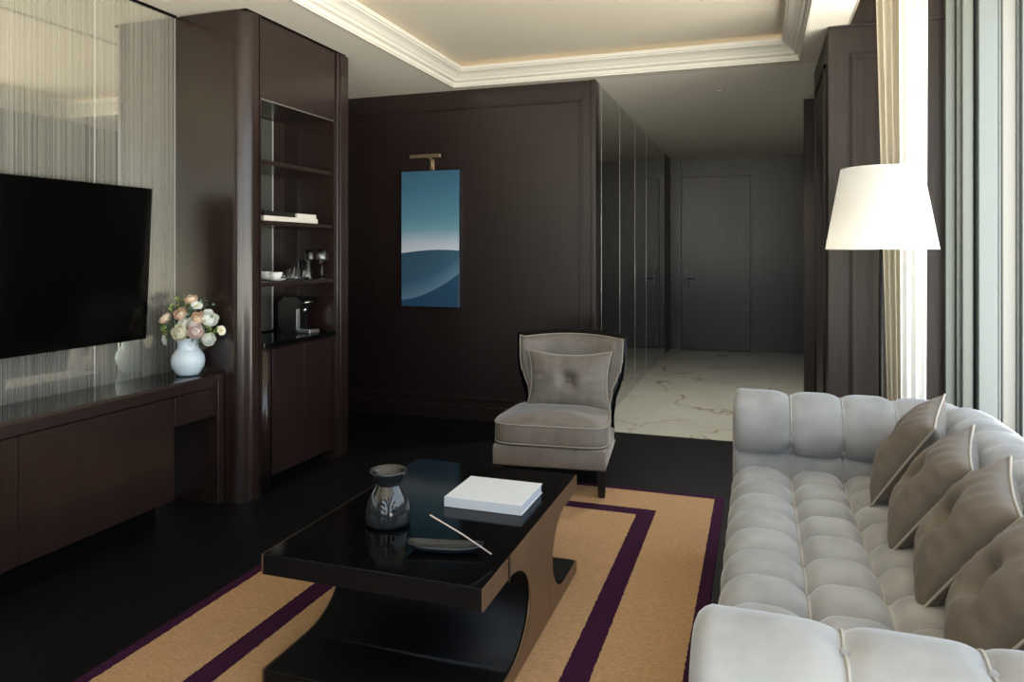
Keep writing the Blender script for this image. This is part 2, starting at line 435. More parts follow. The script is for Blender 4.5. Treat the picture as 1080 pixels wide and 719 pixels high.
# mullions, sill and panes of the window wall
q = MB()
for y_ in (-1.6, -.1, 1.4, 2.95): q.box(1.33, 1.42, y_, y_+.07, .05, 2.86)
q.box(1.33, 1.42, -1.6, 4.5, 0, .06); q.box(1.33, 1.42, -1.6, 4.5, 2.76, 2.86)
q.build('mullion', frame_lt, w1)
for (a_, c_) in ((-1.53, -.1), (-.03, 1.4), (1.47, 2.95), (3.02, 4.42)):
    q = MB(); q.box(1.372, 1.378, a_, c_, .06, 2.76)
    gm = EXTRA.get('pane')
    if not gm:
        gm = bpy.data.materials.new('window_glass'); gm.use_nodes = True
        N = gm.node_tree.nodes; L = gm.node_tree.links; N.clear()
        o_ = N.new('ShaderNodeOutputMaterial'); mx_ = N.new('ShaderNodeMixShader'); mx_.inputs[0].default_value = .05
        t_ = N.new('ShaderNodeBsdfTransparent'); t_.inputs[0].default_value = (.95, .97, .96, 1); g_ = N.new('ShaderNodeBsdfGlossy'); g_.inputs['Roughness'].default_value = .02
        L.new(t_.outputs[0], mx_.inputs[1]); L.new(g_.outputs[0], mx_.inputs[2]); L.new(mx_.outputs[0], o_.inputs[0])
        EXTRA['pane'] = gm
    q.build('pane', gm, w1)

q = MB()  # unseen window behind the camera, added to bring in more light
for x_ in (-1.9, -.53, .84): q.box(x_, x_+.06, YB-.09, YB-.02, .4, 2.5)
q.box(-1.9, .9, YB-.09, YB-.02, .4, .46); q.box(-1.9, .9, YB-.09, YB-.02, 2.44, 2.5)
w2 = struct('window_2', q, frame_lt)
for (a_, c_) in ((-1.84, -.53), (-.47, .84)):
    q = MB(); q.box(a_, c_, YB-.058, YB-.052, .46, 2.44); q.build('pane', EXTRA['pane'], w2)
# ------------------------------------------------------------------ left wall glass panels
gp = thing('mirrored_wall_panel', 'striated mirror glass panelling on the wall behind the television', 'wall panel', (XL-.012, 0, 0))
ye = [YB, -.44, .08, .60, 1.125, 1.645, 2.165, 2.685, 3.197]
for a_, b_ in zip(ye[:-1], ye[1:]):
    q = MB(); q.box(0, .012, a_+.002, b_-.002, .0, ZC-.012); q.build('panel', striated, gp)
for y_ in ye[1:]:
    q = MB(); q.box(0, .0125, y_-.0025, y_+.0025, .0, ZC-.012); q.build('bevelled_joint', mirror_edge, gp)
b = MB(); b.box(XL-.002, XL+.012, YB, 3.2, ZC-.012, ZC)
struct('trim_8', b, black_gap)

# ------------------------------------------------------------------ built-in tall cabinet
CX = -2.60
cab = thing('built_in_cabinet', 'tall dark brown built-in bar cabinet with rounded corner and open shelves', 'cabinet', (-2.8, 3.7, 0))
def P(mb, name, m, par=cab, **kw):
    o = mb.build(name, m, par, **kw); o.matrix_parent_inverse = Matrix.Translation(par.location).inverted() ; return o
ZT = ZC-.006
pts = [(XL, 3.20)]
r_ = .085
pts += [(CX-r_+r_*math.sin(t), 3.20+r_-r_*math.cos(t)) for t in [PI/2*k/12 for k in range(13)]]
pts += [(CX, 3.315), (CX-.008, 3.315), (CX-.008, 3.325), (CX, 3.325), (CX, 3.335), (CX-.012, 3.335), (CX-.012, 3.352), (XL, 3.352)]
q = MB(); vs = q.prism(pts, 0, ZT)
o = P(q, 'side_column', wood)
for pf in o.data.polygons:
    if abs(pf.normal.z) < .1: pf.use_smooth = False
q = MB(); vs = q.box(-3.5, CX-.012, 4.075, 4.10, 0, ZT); q.box(-3.5, CX, 4.10, 4.125, 0, ZT, .003, 1); q.box(-3.5, CX-.008, 4.125, 4.14, 0, ZT); q.box(-3.5, CX, 4.14, 4.235, 0, ZT, .004, 2)
P(q, 'side_panel', wood)
q = MB(); q.box(-3.0, CX-.012, 3.352, 4.075, 2.205, ZT); P(q, 'top_panel', wood)
q = MB(); q.box(CX-.016, CX-.010, 3.352, 4.075, 2.199, 2.205); P(q, 'metal_edge', steel, label='thin metal edge under the top panel')
q = MB(); q.box(-3.02, -2.99, 3.352, 4.075, 0, ZT); P(q, 'back_panel', wood)
q = MB(); q.box(-2.99, -2.982, 3.352, 3.935, .85, 2.2); P(q, 'glass_back', mat('grey_back_glass', (.13, .135, .12), .2, .5), label='grey glass back panel')
q = MB(); q.box(-2.99, -2.979, 3.935, 3.945, .85, 2.2); P(q, 'glass_edge', mirror_edge)
for z in (1.155, 1.505, 1.845):
    q = MB(); q.box(-2.982, CX-.022, 3.354, 4.073, z, z+.025, .003, 2); P(q, 'shelf', wood)
# lower bar unit
q = MB()
cp = [(-2.99, 3.354), (-2.99, 4.073), (CX+.004, 4.073), (CX+.004, 3.42)]
cp += [(CX+.004-.05+.05*math.cos(t), 3.42-.05*math.sin(t)) for t in [PI/2*k/8 for k in range(1, 9)]] + [(CX-.06, 3.354)]
q.prism(cp, .815, .84); P(q, 'counter', black_lac, label='glossy black stone counter')
q = MB(); q.prism([(-2.97, 3.36), (-2.97, 4.07), (CX-.045, 4.07), (CX-.045, 3.36)], .07, .815); P(q, 'bar_carcass', wood)
q = MB(); q.lathe([(.042, 0), (.042, .815)], 32, (CX-.048, 3.412, 0)); P(q, 'rounded_corner_post', wood)
dw = (4.073-3.462)/2
for k in range(2):
    q = MB(); q.box(CX-.046, CX-.022, 3.462+k*dw+.002, 3.462+(k+1)*dw-.002, .075, .80, .002, 1); P(q, 'door', wood)
q = MB(); q.box(-2.97, CX-.09, 3.36, 4.07, 0, .07); P(q, 'plinth', black_gap)
q = MB(); q.box(XL+.01, CX-.0, 3.215, 4.2, ZT, ZC); P(q, 'shadow_gap', black_gap)

# ------------------------------------------------------------------ console below TV
KX = -2.73
con = thing('media_console', 'long dark brown media console with glossy black top under the television', 'console', (-2.9, 1.0, 0))
Y0c = -1.2
q = MB(); q.box(XL+.002, KX-.012, Y0c, 3.195, .672, .695, .002, 1); P(q, 'glossy_top', None or mat('black_glass_top', (.01, .01, .011), .04, Specular_IOR_Level=1.0, IOR=1.9), con, label='glossy black glass top')
q = MB(); q.prism([(KX-.03, .697), (KX-.012, .697), (KX, .685), (KX, .638), (KX-.03, .638)], Y0c, 3.15, 'y')
P(q, 'front_rail', wood, con)
q = MB(); vs = q.box(XL+.002, KX, 3.15, 3.195, 0, .697, .004, 1); P(q, 'end_panel', wood, con)
q = MB(); q.box(XL+.002, KX-.035, Y0c, 2.86, .12, .67); q.box(XL+.002, KX-.035, 2.86, 3.15, .48, .67); P(q, 'carcass', wood, con)
yy = [Y0c, -.45, .45, 1.3, 2.02, 2.72]
yy = [Y0c, -.3, .55, 1.40, 2.06, 2.86]
for a_, b_ in zip(yy[:-1], yy[1:]):
    q = MB(); q.box(KX-.036, KX-.014, a_+.0015, b_-.0015, .12, .630, .0015, 1); P(q, 'door', wood, con)
q = MB(); q.box(KX-.036, KX-.014, 2.8615, 3.149, .48, .630, .0015, 1); P(q, 'drawer', wood, con)
q = MB(); q.box(XL+.002, XL+.20, Y0c, 2.86, 0, .12); P(q, 'plinth', black_gap, con)

# ------------------------------------------------------------------ television
tv = thing('television', 'large black flat screen television mounted on the striated mirror wall', 'television', (-2.97, 2.2, 1.29))
q = MB(); q.box(-.004, 0.004, -.70, .70, -.385, .385, .002, 1)
scr = q.build('screen', tv_m, tv); 
q = MB(); q.box(-.03, -.004, -.703, .703, -.388, .388, .004, 2); q.build('casing', tv_body, tv)
q = MB(); q.box(-.07, -.03, -.45, .45, -.25, .2, .01, 2); q.build('rear_housing', tv_body, tv)
q = MB(); q.box(-.088, -.05, -.12, .12, -.12, .12); q.build('wall_bracket', steel, tv)
tv.rotation_euler = (0, R(3.0), 0)
tv.location = (-2.972, 2.225, 1.29)

# ------------------------------------------------------------------ vase and flowers
VX, VY, VZ = -2.875, 3.09, .6975
v = thing('flower_vase', 'pale blue-white round ceramic vase on the console end beside the cabinet', 'vase', (VX, VY, VZ))
q = MB()
q.lathe([(.040, 0), (.052, .002), (.062, .015), (.079, .045), (.085, .075), (.080, .105), (.064, .130), (.054, .140), (.052, .150), (.053, .175), (.060, .192), (.063, .198), (.060, .200), (.056, .194), (.048, .175), (.047, .150), (.03, .135)], 48)
q.build('vase_body', white_gl, v)
q = MB(); q.lathe([(.0545, .1405), (.0555, .144), (.0530, .147)], 48, cap0=False, cap1=False); q.build('neck_ring', white_gl, v)

def petal_mat(name, c1, c2):
    m = mat(name, c1, .6, Subsurface_Weight=.15); return add_noise_col(m, c1, c2, nscale=30, detail=2)
pm = {
 'white': petal_mat('petal_white', (.92, .92, .87), (.86, .87, .80)),
 'cream': petal_mat('petal_cream', (.93, .91, .78), (.93, .86, .60)),
 'peach': petal_mat('petal_peach', (.90, .58, .42), (.92, .72, .56)),
 'pink': petal_mat('petal_pink', (.90, .66, .64), (.92, .78, .74)),
}
green1 = add_noise_col(mat('leaf_lime', rough=.5), (.20, .33, .06), (.34, .45, .12), nscale=25)
green2 = add_noise_col(mat('leaf_greygreen', rough=.6), (.11, .20, .15), (.20, .29, .24), nscale=25)
green3 = add_noise_col(mat('leaf_deep', rough=.5), (.04, .11, .03), (.09, .20, .05), nscale=25)
yel = mat('flower_centre_yellow', (.75, .55, .12), .7)

def bloom(name, label, m, pos, rad, dirv, layers=3, flat=.9, centre=None, group=None, seed=0):
    """a bloom made of cupped petals with its stem"""
    rnd = random.Random(seed)
    t = thing(name, label, 'flower', pos, 0, group)
    D = Vector(dirv).normalized(); rot = D.to_track_quat('Z', 'Y').to_matrix().to_4x4()
    mb = MB()
    open_fl = layers <= 2
    for L_ in range(layers+(0 if open_fl else 1)):
        k = L_/max(1, layers-1)
        if open_fl:
            nP = 6; w = rad*.62; ln = rad*(1.0-.25*k); lift = .18+.30*k
            for i in range(nP):
                a0 = 2*PI*(i+.5*L_)/nP+rnd.uniform(-.15, .15)
                def f(u, vv, a0=a0, w=w, ln=ln, lift=lift):
                    s_ = (u-.5)*2; wv = math.sin(PI*min(1, .10+vv*.82))**.6
                    x = ln*vv+.001; y = s_*w*wv; z = ln*lift*math.sin(vv*PI*.62)+.12*w*s_*s_
                    c, s2 = math.cos(a0), math.sin(a0)
                    return rot @ Vector((x*c-y*s2, x*s2+y*c, z))
                mb.grid(f, 4, 5)
        else:
            nP = 6-min(2, L_); rr = rad*(1-.21*L_); tip = R(max(8, 68-24*L_))
            for i in range(nP):
                a0 = 2*PI*(i+.45*L_)/nP+rnd.uniform(-.2, .2); hw = PI/nP*1.35; tj = tip*rnd.uniform(.85, 1.15); fl = rnd.uniform(.06, .16)
                def f(u, vv, a0=a0, rr=rr, hw=hw, tj=tj, fl=fl):
                    s_ = (u-.5)*2
                    th = R(155)+(tj+.16*s_*s_-R(155))*vv
                    az = a0+s_*hw*math.sin(PI*min(1, .22+vv*.62))**.8
                    r = rr*(1+fl*vv**3)*(1+.05*(1-s_*s_))*(1-.04*abs(s_)**3)
                    return rot @ Vector((r*math.sin(th)*math.cos(az), r*math.sin(th)*math.sin(az), r*.82*math.cos(th)))
                mb.grid(f, 5, 6)
    mb.build('petals', m, t, recalc=False)
    if centre:
        c_ = MB()
        for i in range(14):
            a = i*2.4; rr = rad*.22*math.sqrt(i/14)
            p_ = rot @ Vector((rr*math.cos(a), rr*math.sin(a), rad*.22)); c_.ball(p_, rad*.06, 6)
        c_.build('centre', centre, t)
    st = MB(); base = Vector((VX, VY, VZ+.16))-Vector(pos)
    bx = Vector((max(-.028, min(.028, -base.x*.25)), max(-.028, min(.028, -base.y*.25)), 0))
    end = base+bx; mid = end*.5 + Vector((0, 0, -.008))
    st.tube([rot @ Vector((0, 0, -.001)), mid*.35-D*.012, mid, end], .0018, 6); st.build('stem', green3, t)
    return t
# camera-plane axes: u to the right, w to the viewer
U = Vector((.80, .60, 0)).normalized()*1.0
CR = Vector((.9466, .3225, 0)); TOW = Vector((.72, -.69, .05)).normalized()
def bp(px, py, depth=0.0):
    """a spot in the bunch: offsets right/up from the vase centre, and towards the room"""
    o = Vector((VX, VY, 0))+CR*((px-202)/763*3.93)+Vector((.68, -.73, 0))*depth
    o.z = VZ+.2+(358-py)/763*3.9
    return o
BL = [
 ('ranunculus', 'peach ranunculus at the very top of the vase bouquet', 'peach', 205, 318, .00, .030, (0.1, -.3, .9), 3, .8, None),
 ('anemone', 'white open flower just below the top peach bloom', 'white', 211, 325, .03, .027, (.5, -.4, .7), 2, 1.0, yel),
 ('ranunculus', 'orange-peach bloom at the far left of the bouquet', 'peach', 178, 338, .01, .031, (-.4, -.4, .6), 3, .8, None),
 ('rose', 'peach rose left of centre in the upper bouquet', 'peach', 194, 333, .03, .032, (.1, -.7, .6), 3, .75, None),
 ('rose', 'pale peach rose right of centre in the upper bouquet', 'peach', 213, 337, .04, .033, (.5, -.5, .6), 3, .8, None),
 ('hydrangea', 'large cream-white bloom at the upper right of the bouquet', 'white', 224, 338, .02, .042, (.8, -.2, .5), 3, .85, None),
 ('rose', 'white rose at the middle of the bouquet above the pink rose', 'white', 208, 342, .06, .031, (.5, -.6, .4), 3, .8, None),
 ('peony', 'cream peony with yellow heart at the lower left of the bouquet', 'cream', 194, 351, .08, .040, (.3, -.8, .25), 3, .85, yel),
 ('rose', 'pink rose low in the centre of the bouquet above the vase neck', 'pink', 210, 350, .085, .037, (.55, -.75, .2), 4, .75, None),
 ('lisianthus', 'small white flower drooping at the lower left of the bouquet', 'white', 179, 360, .03, .026, (-.3, -.7, -.1), 2, 1.0, None),
 ('lisianthus', 'white ruffled flower at the lower right of the bouquet', 'white', 223, 359, .05, .032, (.8, -.5, -.1), 3, .9, None),
 ('freesia', 'cream flower sticking out at the far right of the bouquet', 'cream', 236, 351, .00, .024, (.9, -.2, .2), 2, .9, yel),
 ('rose', 'off-white rose in the middle left of the bouquet', 'white', 198, 342, .05, .027, (.1, -.8, .5), 3, .8, None),
]
for i, (nm, lb, cm, px, py, dp, rd, dv, ly, fl, ce) in enumerate(BL):
    bloom(nm, lb, pm[cm], bp(px, py, dp), rd*1.05, dv, ly, fl, ce, 'flowers in the white vase', i)

def sprig(label, m, px, py, dp, n, ls, spread, seed, name='leafy_sprig'):
    rnd = random.Random(seed); pos = bp(px, py, dp)
    t = thing(name, label, 'foliage', pos, 0, 'foliage in the white vase')
    mb = MB()
    for i in range(n):
        c = Vector((rnd.gauss(0, spread), rnd.gauss(0, spread), rnd.gauss(0, spread)))
        ax = (c+Vector((rnd.uniform(-.02, .02), rnd.uniform(-.02, .02), .012))).normalized()
        side = ax.cross(Vector((rnd.random()-.5, rnd.random()-.5, rnd.random()))).normalized(); nn = ax.cross(side)
        L_ = ls*rnd.uniform(.7, 1.2)
        mb.grid(lambda u, vv: c+ax*L_*vv+side*(u-.5)*L_*.62*math.sin(PI*min(1, .05+vv*.95))+nn*L_*.12*math.sin(PI*vv)+nn*abs(u-.5)*L_*.15, 2, 4)
    mb.build('leaves', m, t, recalc=False)
    st = MB(); base = Vector((VX, VY, VZ+.16))-pos; bx = Vector((max(-.03, min(.03, -base.x*.3)), max(-.03, min(.03, -base.y*.3)), 0))
    st.tube([(0, 0, 0), (base+bx)*.5, base+bx], .0016, 6)
    for i in range(4):
        st.tube([(0, 0, -.004), (rnd.gauss(0, spread), rnd.gauss(0, spread), rnd.gauss(0, spread)*.7)], .001, 5)
    st.build('stem', green3, t)
for i, a in enumerate([
 ('lime green leaves left of the topmost peach bloom', green1, 196, 322, .0, 16, .022, .014),
 ('grey-green leaves below the topmost peach bloom', green2, 203, 330, .04, 14, .022, .012),
 ('thin grey-green twig reaching up at the upper right of the bouquet', green2, 217, 322, -.01, 12, .017, .016),
 ('lime green buds right of the pink rose', green1, 219, 346, .06, 20, .014, .013),
 ('pale grey-green leaves between the left blooms of the bouquet', green2, 187, 342, .03, 16, .024, .014),
 ('lime green leaves at the left edge above the drooping white flower', green1, 180, 350, .03, 14, .022, .012),
 ('deep green leaves under the blooms at the vase neck', green3, 203, 356, .03, 26, .026, .022),
 ('green leaves at the lower right of the bouquet', green1, 226, 352, .03, 16, .020, .014),
 ('green leaves in the upper left of the bouquet', green1, 187, 329, -.01, 12, .020, .012),
 ('deep green leaves in the heart of the bouquet', green3, 206, 344, -.02, 34, .028, .028),
]): sprig(*a, seed=30+i)

# ------------------------------------------------------------------ shelf items
ZS2 = 1.5305; ZS1 = 1.1805
def book(label, x0, x1, y0, y1, z, h, cm, pm_, group=None, spine='front', name='book'):
    t = thing(name, label, 'book', ((x0+x1)/2, (y0+y1)/2, z), 0, group)
    hx, hy = (x1-x0)/2, (y1-y0)/2
    c = MB(); tk = .0025
    c.box(-hx, hx, -hy, hy, 0, tk, .0006, 1); c.box(-hx, hx, -hy, hy, h-tk, h, .0006, 1)
    if spine == 'front': c.box(-hx, hx, -hy, -hy+tk, tk, h-tk)
    else: c.box(hx-tk, hx, -hy, hy, tk, h-tk)
    c.build('cover', cm, t)
    p_ = MB()
    if spine == 'front': p_.box(-hx+.004, hx-.004, -hy+tk, hy-.004, tk, h-tk)
    else: p_.box(-hx+.004, hx-tk, -hy+.004, hy-.004, tk, h-tk)
    p_.build('pages', pm_, t)
    return t
wht = mat('book_white', (.70, .66, .62), .5); wpg = mat('book_pages_warm', (.68, .62, .55), .7)
blk = mat('book_black', (.01, .01, .01), .4)
book('white book lying at the bottom left of the upper shelf under the black one', -2.86, -2.63, 3.40, 3.66, ZS2, .028, wht, wpg, 'books on the cabinet shelf', 'side')
book('pale book lying at the bottom right of the upper shelf stack', -2.86, -2.635, 3.665, 3.93, ZS2, .028, wht, wpg, 'books on the cabinet shelf', 'side')
book('black book lying on top of the white book on the upper shelf', -2.85, -2.64, 3.41, 3.70, ZS2+.0285, .028, blk, blk, 'books on the cabinet shelf', 'side')
book('small white book on top right of the upper shelf stack', -2.85, -2.64, 3.72, 3.92, ZS2+.0285, .026, wht, wpg, 'books on the cabinet shelf', 'side')

# cup and saucer
def pos_at(u, x):
    a = (u-540)/763; dx = -.3225+.9466*a; dy = .9466+.3225*a
    return x, x*dy/dx
def cup(label, u, x, z):
    X, Y = pos_at(u, x)
    s_ = MB(); s_.lathe([(.0, .004), (.025, .002), (.028, .0), (.045, .006), (.062, .014), (.063, .016), (.045, .010), (.03, .006), (0, .006)], 32, cap0=False, cap1=False)
    s = tag(s_.build('saucer', porcelain), label[1], 'saucer'); s.location = (X, Y, z)
    t = thing('teacup', label[0], 'cup', (X, Y, z+.0065))
    c = MB(); c.lathe([(.0, 0), (.018, 0), (.020, .004), (.034, .022), (.038, .042), (.039, .046), (.036, .044), (.031, .024), (.016, .008), (0, .007)], 32, cap0=False, cap1=False); c.build('bowl', porcelain, t)
    h = MB(); h.tube([(0, -.036-.0, .038), (0, -.052, .038), (0, -.058, .028), (0, -.050, .016), (0, -.030, .014)], .003, 8); h.build('handle', porcelain, t)
cup(('white porcelain teacup nearest the left end of the glass shelf', 'white porcelain saucer under the front teacup'), 291, -2.68, ZS1)
cup(('white porcelain teacup half hidden behind the front teacup', 'white saucer under the rear teacup'), 279.5, -2.84, ZS1)
def tumbler(label, u, x, h, r):
    X, Y = pos_at(u, x); t_ = MB()
    t_.lathe([(0, 0), (r*.86, 0), (r*.9, .004), (r, h), (r-.0012, h), (r*.84, .012), (0, .010)], 24, cap0=False, cap1=False)
    o = tag(t_.build('tumbler', glass), label, 'glass', 'glasses on the cabinet shelf'); o.location = (X, Y, ZS1)
tumbler('short clear tumbler just right of the teacup', 303, -2.76, .065, .030)
tumbler('short clear tumbler in front between the tall glasses', 312, -2.68, .072, .031)
tumbler('tall clear tumbler behind the short tumblers', 313, -2.82, .125, .029)
tumbler('tall clear tumbler left of the front wine glass', 324, -2.69, .120, .029)
def wine(label, u, x):
    X, Y = pos_at(u, x); t_ = thing('wine_glass', label, 'wine glass', (X, Y, ZS1), 0, 'wine glasses on the cabinet shelf')
    k = MB(); k.lathe([(0, .001), (.033, .001), (.033, .003), (.008, .006), (0, .007)], 24, cap0=False, cap1=False); k.build('foot', glass, t_)
    k = MB(); k.lathe([(.0045, .005), (.003, .03), (.003, .075), (.006, .086)], 12); k.build('stem', glass, t_)
    k = MB(); k.lathe([(0, .086), (.012, .088), (.030, .105), (.036, .130), (.033, .160), (.028, .185), (.0268, .185), (.0318, .160), (.0348, .130), (.029, .106), (.011, .091), (0, .089)], 28, cap0=False, cap1=False); k.build('bowl', glass, t_)
wine('stemmed wine glass at the right front end of the shelf', 340, -2.665)
wine('stemmed wine glass standing behind the tall tumbler', 327, -2.80)

# coffee machine on counter
X, Y = pos_at(316, -2.77)
cm_ = thing('coffee_machine', 'compact black and chrome capsule coffee machine on the bar counter', 'coffee machine', (X, Y, .8405), R(-8))
k = MB(); k.prism([(-.105, 0), (.02, 0), (.02, .15), (.055, .155), (.06, .20), (.03, .225), (-.08, .225), (-.105, .2)], -.055, .055, 'y'); 
k.build('body', mat('gloss_black_plastic', (.006, .006, .007), .12), cm_)
k = MB(); k.box(.0195, .0225, -.050, -.020, .02, .150, .001, 1); k.build('front_plate', steel, cm_, label='silver front plate')
k = MB(); k.box(.02, .125, -.045, .045, .0, .022, .004, 2); k.build('drip_tray', steel, cm_, label='silver drip tray')
k = MB(); k.box(.03, .115, -.036, .036, .022, .026, .001, 1); k.build('tray_grid', chrome, cm_)
k = MB(); k.lathe([(.012, .13), (.014, .158)], 16, (.042, 0, 0)); k.build('spout', chrome, cm_)
k = MB(); k.tube([(.058, -.04, .19), (.085, -.035, .195), (.085, .035, .195), (.058, .04, .19)], .006, 8); k.build('lever', chrome, cm_)
k = MB(); k.box(-.145, -.106, -.045, .045, .03, .20, .008, 2); k.build('water_tank', mat('smoked_tank', (.01, .01, .012), .1), cm_)
k = MB(); k.box(-.15, -.105, -.048, .048, 0, .03, .004, 1); k.build('tank_base', black_satin, cm_)

# ------------------------------------------------------------------ painting and its light
pt = thing('painting', 'tall narrow painting of blue dunes under a fading sky on the dark wall', 'painting', (-2.79, 5.398, .908))
k = MB(); k.box(0, .515, -.038, -.002, 0, 1.105, .001, 1); k.build('canvas', painting_mat(), pt)
k = MB(); k.box(-.004, 0, -.036, 0, -.004, 1.109); k.box(.515, .519, -.036, 0, -.004, 1.109); k.box(0, .515, -.036, 0, -.004, 0); k.box(0, .515, -.036, 0, 1.105, 1.109)
k.build('frame', mat('blue_black_frame', (.01, .018, .03), .4), pt)
pl_ = thing('picture_light', 'slim brass bar light mounted above the blue painting', 'wall light', (-2.53, 5.40, 2.03))
k = MB(); k.box(-.135, .135, -.145, -.118, .075, .105, .003, 1); k.build('bar', brass, pl_)
k = MB(); k.tube([(.0, -.118, .09), (0, -.02, .08), (0, -.010, .04), (0, -.010, -.012)], .009, 10); k.build('arm', brass, pl_)
k = MB(); k.box(-.02, .02, -.009, 0, -.03, .08, .002, 1); k.build('wall_plate', brass, pl_)

# ------------------------------------------------------------------ rug
hx, hy = .925, 1.60
rg = MB(); rg.box(-hx, hx, -hy, hy, 0, .012, .004, 2)
rug = tag(rg.build('rug', rug_mat(hx, hy)), 'tan woven rug with a purple inset stripe and purple border', 'rug')
rug.location = (-1.10, 4.115-hy, .001)
RZ = .0135

# ------------------------------------------------------------------ coffee table
TX_0, TX_1, TY_0, TY_1 = -1.45, -.724, 1.868, 2.955
ct = thing('coffee_table', 'black lacquer coffee table with bronze sides and curved cut-out pedestal', 'table', ((TX_0+TX_1)/2, (TY_0+TY_1)/2, RZ))
def PC(mb, name, m, **kw):
    return P(mb, name, m, ct, **kw)
zt0, zt1, zb = .355, .42, .062
k = MB(); k.box(TX_0, TX_1, TY_0, TY_1, zt0, zt1, .0025, 2); o = PC(k, 'table_top', [black_lac, black_mat])
for pf in o.data.polygons:
    if abs(pf.normal.y) > .9 or pf.normal.z < -.9: pf.material_index = 1
def arc_profile(grow=0.0):
    yN, yF = 2.085, 2.765
    aN, aF, az = .215-grow, .185-grow, (zt0-zb)/2
    cz = (zt0+zb)/2
    P_ = []
    P_.append((TY_0+.0, zb)); 
    return yN, yF, aN, aF, az, cz
yN, yF, aN, aF, az, cz = arc_profile()
ped = []
ped += [(yN+aN*math.cos(t), cz+az*math.sin(t)) for t in [-PI/2+PI*i/32 for i in range(33)]]
ped += [(yF-aF*math.cos(t), cz+az*math.sin(t)) for t in [PI/2-PI*i/32 for i in range(33)]]
k = MB(); k.prism(ped, TX_0+.006, TX_1-.006, 'x', smooth=True); PC(k, 'pedestal', black_mat)
k = MB(); k.box(TX_0+.006, TX_1-.006, TY_0-.03+.03, TY_1, RZ, zb, .0015, 1); PC(k, 'base_plinth', black_mat)
# bronze side faces in one outline: slab edge, web, base edge
zl = zt1-.0025
out = [(TY_0, zl), (TY_0, zt0)]
out += [(yN+aN*math.cos(t), cz+az*math.sin(t)) for t in [PI/2-PI*i/32 for i in range(33)]]
out += [(TY_0, zb), (TY_0, RZ+.001), (TY_1, RZ+.001), (TY_1, zb)]
out += [(yF-aF*math.cos(t), cz+az*math.sin(t)) for t in [-PI/2+PI*i/32 for i in range(33)]]
out += [(TY_1, zt0), (TY_1, zl)]
for (x0, x1) in ((TX_1-.001, TX_1+.004), (TX_0-.004, TX_0+.001)):
    k = MB()
    # build as strips to keep faces convex
    top = MB
    k.box(x0, x1, TY_0, TY_1, zt0, zl)
    k.box(x0, x1, TY_0, TY_1, RZ+.001, zb)
    n_ = 32
    ts = [-PI/2+PI*i/n_ for i in range(n_+1)]
    for xx in (x0, x1):
        pass
    A = [(yN+aN*math.cos(t), cz+az*math.sin(t)) for t in ts]; B = [(yF-aF*math.cos(t), cz+az*math.sin(t)) for t in ts]
    va = [[k.bm.verts.new((xx, q[0], q[1])) for q in A] for xx in (x0, x1)]
    vb = [[k.bm.verts.new((xx, q[0], q[1])) for q in B] for xx in (x0, x1)]
    for i in range(n_):
        for s_ in (0, 1): k.bm.faces.new((va[s_][i], va[s_][i+1], vb[s_][i+1], vb[s_][i]))
        k.bm.faces.new((va[0][i], va[0][i+1], va[1][i+1], va[1][i])); k.bm.faces.new((vb[0][i], vb[0][i+1], vb[1][i+1], vb[1][i]))
    PC(k, 'side_panel', bronze, label='bronze veneer side face')
    k = MB(); k.box(x0-.0015, x1+.0015, 2.078, 2.094, .345, zl+.001); PC(k, 'inlay', black_satin)

# book on the table
book('thick white hardcover book lying on the black coffee table', -1.088, -.79, 2.425, 2.685, zt1+.001, .036, paper, paper_edge)

# oil burner
OB = Vector((-1.203, 2.215, zt1+.001))
ob = thing('oil_burner', 'dark glazed ceramic oil burner with tree cut-out on the coffee table', 'oil burner', OB)
ang = math.atan2(-OB.y, -OB.x)
def burner_r(z):
    pr = [(0, .066), (.004, .074), (.02, .077), (.05, .0765), (.08, .070), (.105, .060), (.125, .048), (.138, .041)]
    for (z0, r0), (z1, r1) in zip(pr[:-1], pr[1:]):
        if z0 <= z <= z1: return r0+(r1-r0)*(z-z0)/(z1-z0)
    return pr[-1][1]
zz = [0, .004, .012, .02, .035, .05, .065, .08, .093, .105, .115, .125, .132, .138]
k = MB(); k.lathe([(burner_r(z), z) for z in zz]+[(.036, .138), (.044, .12), (.060, .10), (.070, .05), (.068, .01), (0, .008)], 56, cap1=False)
k.build('body', ceramic_dk, ob)
k = MB(); k.lathe([(.036, .136), (.040, .141), (.048, .150), (.060, .168), (.064, .178), (.065, .183), (.061, .183), (.056, .172), (.044, .156), (.02, .150), (0, .149)], 56, cap1=False)
k.build('bowl', ceramic_dk, ob, label='shallow glossy bowl on top of the burner')
def surf(h, z, off=.0008):
    r = burner_r(z)+off; a = ang+h/.074
    return Vector((r*math.cos(a), r*math.sin(a), z))
k = MB()
def stroke(p0, p1, w0, w1, n=6):
    (h0, z0), (h1, z1) = p0, p1
    d = Vector((h1-h0, z1-z0)).normalized(); nn = Vector((-d.y, d.x))
    L_ = []; R__ = []
    for i in range(n+1):
        t = i/n; w = w0+(w1-w0)*t; h = h0+(h1-h0)*t; z = z0+(z1-z0)*t
        L_.append(k.bm.verts.new(surf(h+nn.x*w/2, z+nn.y*w/2))); R__.append(k.bm.verts.new(surf(h-nn.x*w/2, z-nn.y*w/2)))
    for i in range(n): k.bm.faces.new((L_[i], L_[i+1], R__[i+1], R__[i]))
def leaf(h, z, L_, w, a):
    n = 10; c, s_ = math.cos(a), math.sin(a)
    vs = [(L_/2*math.cos(2*PI*i/n), w/2*math.sin(2*PI*i/n)) for i in range(n)]
    k.bm.faces.new([k.bm.verts.new(surf(h+x*c-y*s_, z+x*s_+y*c, .0012)) for x, y in vs])
stroke((0, .014), (0, .075), .009, .006); stroke((0, .042), (-.026, .056), .006, .003); stroke((0, .040), (.026, .050), .006, .003)
